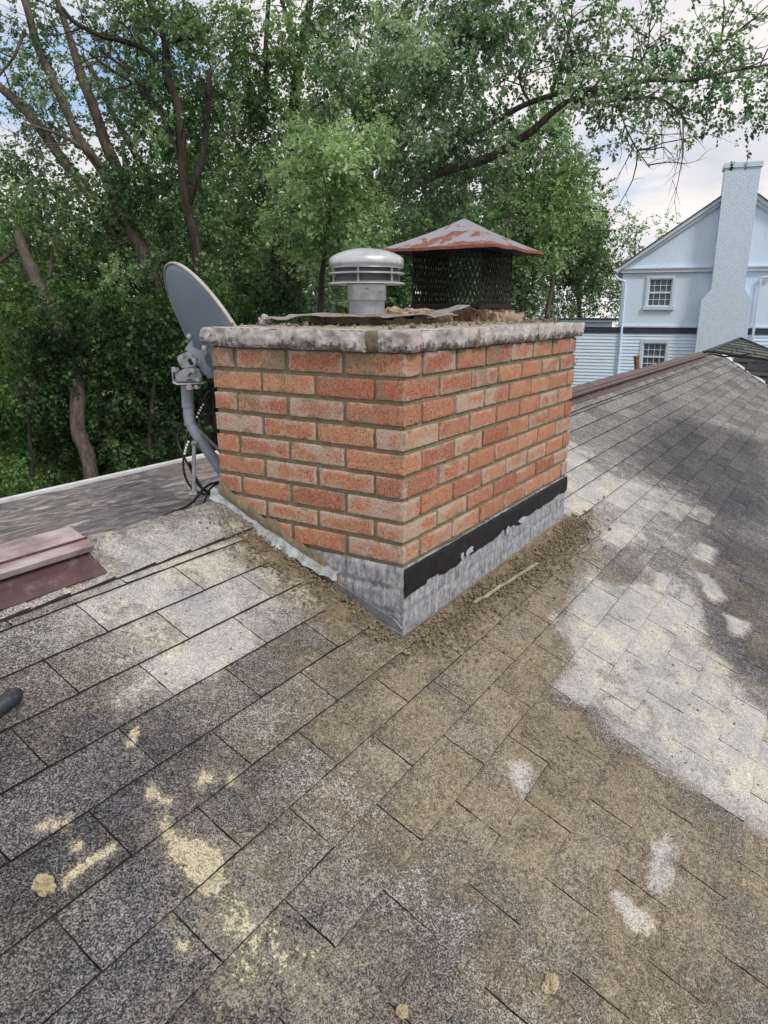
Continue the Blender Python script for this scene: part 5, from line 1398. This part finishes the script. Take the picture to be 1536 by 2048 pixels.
tree('reaching_tree', (700, 760, 9.8), 'large tree sending long bare-bottomed limbs to the right over the white house', 'reach', L_BLUE, .038, [
    to_ground([(715, 640, 10, 30.4), (728, 500, 10, 26.4), (752, 400, 9.9, 23.8), (778, 330, 9.8, 17.2), (823, 265, 9.6, 13.2), (868, 195, 9.5, 10.6), (905, 125, 9.4, 7.9), (930, 60, 9.3, 7.6)]),
    [(752, 400, 9.9, 19.8), (860, 352, 9.7, 17.2), (970, 318, 9.4, 15.8), (1050, 272, 9.1, 13.9), (1108, 222, 8.9, 11.2), (1145, 200, 8.8, 9.9), (1190, 190, 8.7, 7.9), (1250, 172, 8.6, 8.5), (1310, 160, 8.5, 7.6), (1380, 160, 8.4, 6.0), (1450, 145, 8.3, 4.2), (1530, 130, 8.2, 3.4)],
    [(860, 352, 9.6, 9.2), (920, 285, 9.5, 10.6), (975, 255, 9.3, 9.9), (1025, 222, 9.1, 9.9), (1080, 198, 8.9, 9.2), (1150, 180, 8.7, 7.9), (1215, 182, 8.6, 8.5)],
    [(1145, 205, 8.8, 7.6), (1200, 205, 8.7, 6.8), (1245, 200, 8.6, 6.0), (1310, 195, 8.5, 5.1), (1350, 215, 8.4, 4.2), (1385, 260, 8.4, 3.4)],
    [(778, 328, 9.6, 7.6), (820, 318, 9.4, 6.8), (880, 302, 9.2, 6.0), (912, 300, 9.1, 4.2)], [(1100, 200, 8.9, 6.8), (1120, 130, 8.8, 6.8), (1135, 80, 8.8, 5.1), (1145, 30, 8.8, 4.2)],
    [(1060, 205, 8.9, 5.1), (1040, 160, 8.9, 4.2), (1060, 110, 8.9, 3.4)], [(1250, 172, 8.6, 4.2), (1290, 110, 8.5, 3.4), (1300, 60, 8.5, 2.5)], [(1380, 160, 8.4, 3.4), (1440, 90, 8.3, 3.4), (1500, 45, 8.3, 2.5)],
    [(1235, 200, 8.5, 3.4), (1250, 250, 8.5, 2.5), (1275, 300, 8.5, 2.5), (1300, 335, 8.5, 1.7)]], M_BARK, 9, 1.0)
tree('edge_tree', (150, 960, 9.2), 'grey tree with a tall bare trunk rising at the left edge of the flat roof', 'edge', L_MID, .042, [
    to_ground([(182, 960, 8.6, 30), (160, 850, 8.7, 30), (142, 740, 8.8, 30), (118, 655, 8.9, 30), (85, 585, 9, 28), (55, 520, 9, 22), (35, 460, 9.1, 16)]),
    to_ground([(95, 880, 10.5, 30), (50, 760, 10.5, 28), (15, 640, 10.5, 26), (-25, 560, 10.5, 22)]), [(-5, 525, 9.1, 9), (20, 508, 9.1, 8), (40, 490, 9.1, 6), (60, 462, 9.2, 5)],
    [(100, 620, 9, 8), (97, 560, 9.1, 7), (105, 510, 9.1, 6)]], M_BARK, 5, .8)
tree('bright_tree', (620, 700, 8.2), 'pale bright-leaved small tree in front of the dark trunks, left above the louvred vent', 'bright', L_PALE, .038, [
    to_ground([(640, 640, 8, 12), (648, 520, 7.8, 9), (660, 420, 7.7, 6), (650, 330, 7.6, 4)])], M_BARKD, 10, .7)
tree('round_tree', (1130, 700, 15), 'dense dark green tree mass with a ragged top just left of the white house', 'round', L_MID, .060, [
    to_ground([(1095, 640, 14.2, 10), (1102, 590, 14.2, 9), (1108, 545, 14.2, 8)]), to_ground([(1000, 640, 14.5, 20), (1010, 450, 14.5, 15), (1030, 330, 14.5, 8)])], M_BARK, 8, 1.5)
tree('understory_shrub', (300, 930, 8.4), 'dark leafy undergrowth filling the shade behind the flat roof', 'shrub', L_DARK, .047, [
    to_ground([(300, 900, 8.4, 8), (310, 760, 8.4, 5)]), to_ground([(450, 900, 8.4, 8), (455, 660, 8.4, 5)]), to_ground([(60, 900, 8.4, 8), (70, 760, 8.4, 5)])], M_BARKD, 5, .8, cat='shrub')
# deeper rows of the wood, each a tree with its own trunk and crown
def bg_tree(u, D, top_v, bot_v, wpx, lm, label, hue=.45, gap=0, n=10, name='woodland_tree', size=.085):
    p0 = at(u, 617, D); g0 = gz(p0); t = root(name, g0, label, 'tree', GRP if D < 24 else 'distant trees')
    px = FPX/D; ztop = CAM.z+(617-top_v)/px; zbot = max(-4.4, CAM.z+(617-bot_v)/px); Rr = wpx/px/2
    b = MB(); tip = g0+Vector((rt.uniform(-.6, .6), rt.uniform(-.6, .6), ztop+4.6-Rr*1.6))
    pth = spline([g0, g0.lerp(tip, .35)+Vector((rt.uniform(-.3, .3), 0, 0)), g0.lerp(tip, .7)+Vector((0, rt.uniform(-.3, .3), 0)), tip], 5)
    b.tube(pth, list(np.linspace(.20, .04, len(pth))), 8); twigs_from(b, pth, 9, Rr*.7, .03, .3)
    b.build('trunk', M_BARKD if D < 15 else M_BARK, t, True); cl = []
    for i in range(n):
        z = zbot+(ztop-zbot)*((i+.5)/n); f = max(0, min(1, (z-zbot)/(ztop-zbot)))
        ww = Rr*(math.sin(math.pi*min(1, .18+f*.80))**.7)
        for k in range(2):
            a = rt.uniform(0, 6.28); q = ww*.55*rt.random()**.5
            s_ = ww*rt.uniform(.50, .75); cl.append((g0.x+math.cos(a)*q, g0.y+math.sin(a)*q, z, s_, s_, min(s_, (ztop-zbot)/n*1.6), int(s_*s_*200*(.15/size)**2), hue+rt.normal(0, .12)))
    leaves('crown', t, cl, lm, size, 11, .3)
    return t
rb2 = random.Random(21)
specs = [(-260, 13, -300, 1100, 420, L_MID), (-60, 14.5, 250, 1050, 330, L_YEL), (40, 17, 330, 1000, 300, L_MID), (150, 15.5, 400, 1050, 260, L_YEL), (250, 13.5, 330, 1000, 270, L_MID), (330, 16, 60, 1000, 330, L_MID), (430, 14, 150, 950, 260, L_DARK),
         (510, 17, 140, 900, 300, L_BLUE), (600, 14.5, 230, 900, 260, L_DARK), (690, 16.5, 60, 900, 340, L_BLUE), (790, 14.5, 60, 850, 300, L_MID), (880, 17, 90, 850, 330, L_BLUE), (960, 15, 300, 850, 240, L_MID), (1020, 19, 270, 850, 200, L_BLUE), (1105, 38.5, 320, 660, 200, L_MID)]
labs = ['wood tree far left of the frame, behind the others', 'yellow-green tree low at the left edge', 'mid-green tree behind the bare trunk at the left', 'sunlit yellow-green tree between the left trunks', 'mid-green tree behind the leaning trunks',
        'tall tree behind the knotted trunk', 'deep green tree right of the dish', 'blue-green tree behind the dark fork', 'deep green tree directly behind the dark fork', 'tall blue-green tree above the louvred vent', 'tall mid-green tree between the two flue caps', 'blue-green tree above the pyramid hood',
        'mid-green tree right behind the pyramid hood', 'blue-green tree to the right of the pyramid hood', 'mid-green tree close to the white house gable']
for (u, D, tv, bv, wp_, lm), lb in zip(specs, labs): bg_tree(u, D, tv, bv, wp_, lm, lb)
bg_tree(1170, 37, 370, 660, 130, L_MID, 'rounded dark green tree touching the white house corner', .42, size=.11)
bg_tree(1240, 40, 425, 640, 110, L_MID, 'mid-green distant tree above the white house eave', .55, size=.11)
bg_tree(1318, 48, 436, 640, 90, L_YEL, 'distant yellow-green tree peeking over the white house roof', .55, size=.12)
bg_tree(1700, 40, 300, 700, 240, L_MID, 'tree beyond the right side of the white house', .5, size=.14)
# far hedge of woodland closing the view between trunks
cl = []
for i in range(60):
    u = -800+i*31; D = rt.uniform(24, 28); p = at(u, 617, D); 
    for z in (-3.2, -1.2, .8, 2.4): cl.append((p.x, p.y, z+rt.uniform(-.4, .4), 1.5, 1.5, 1.3, 420, .35+rt.normal(0, .1)))
fw = leaves('far_woodland', None, cl, L_MID, .15, 11); tag(fw, 'solid mass of far woodland behind the trunks', 'woodland', kind='stuff')
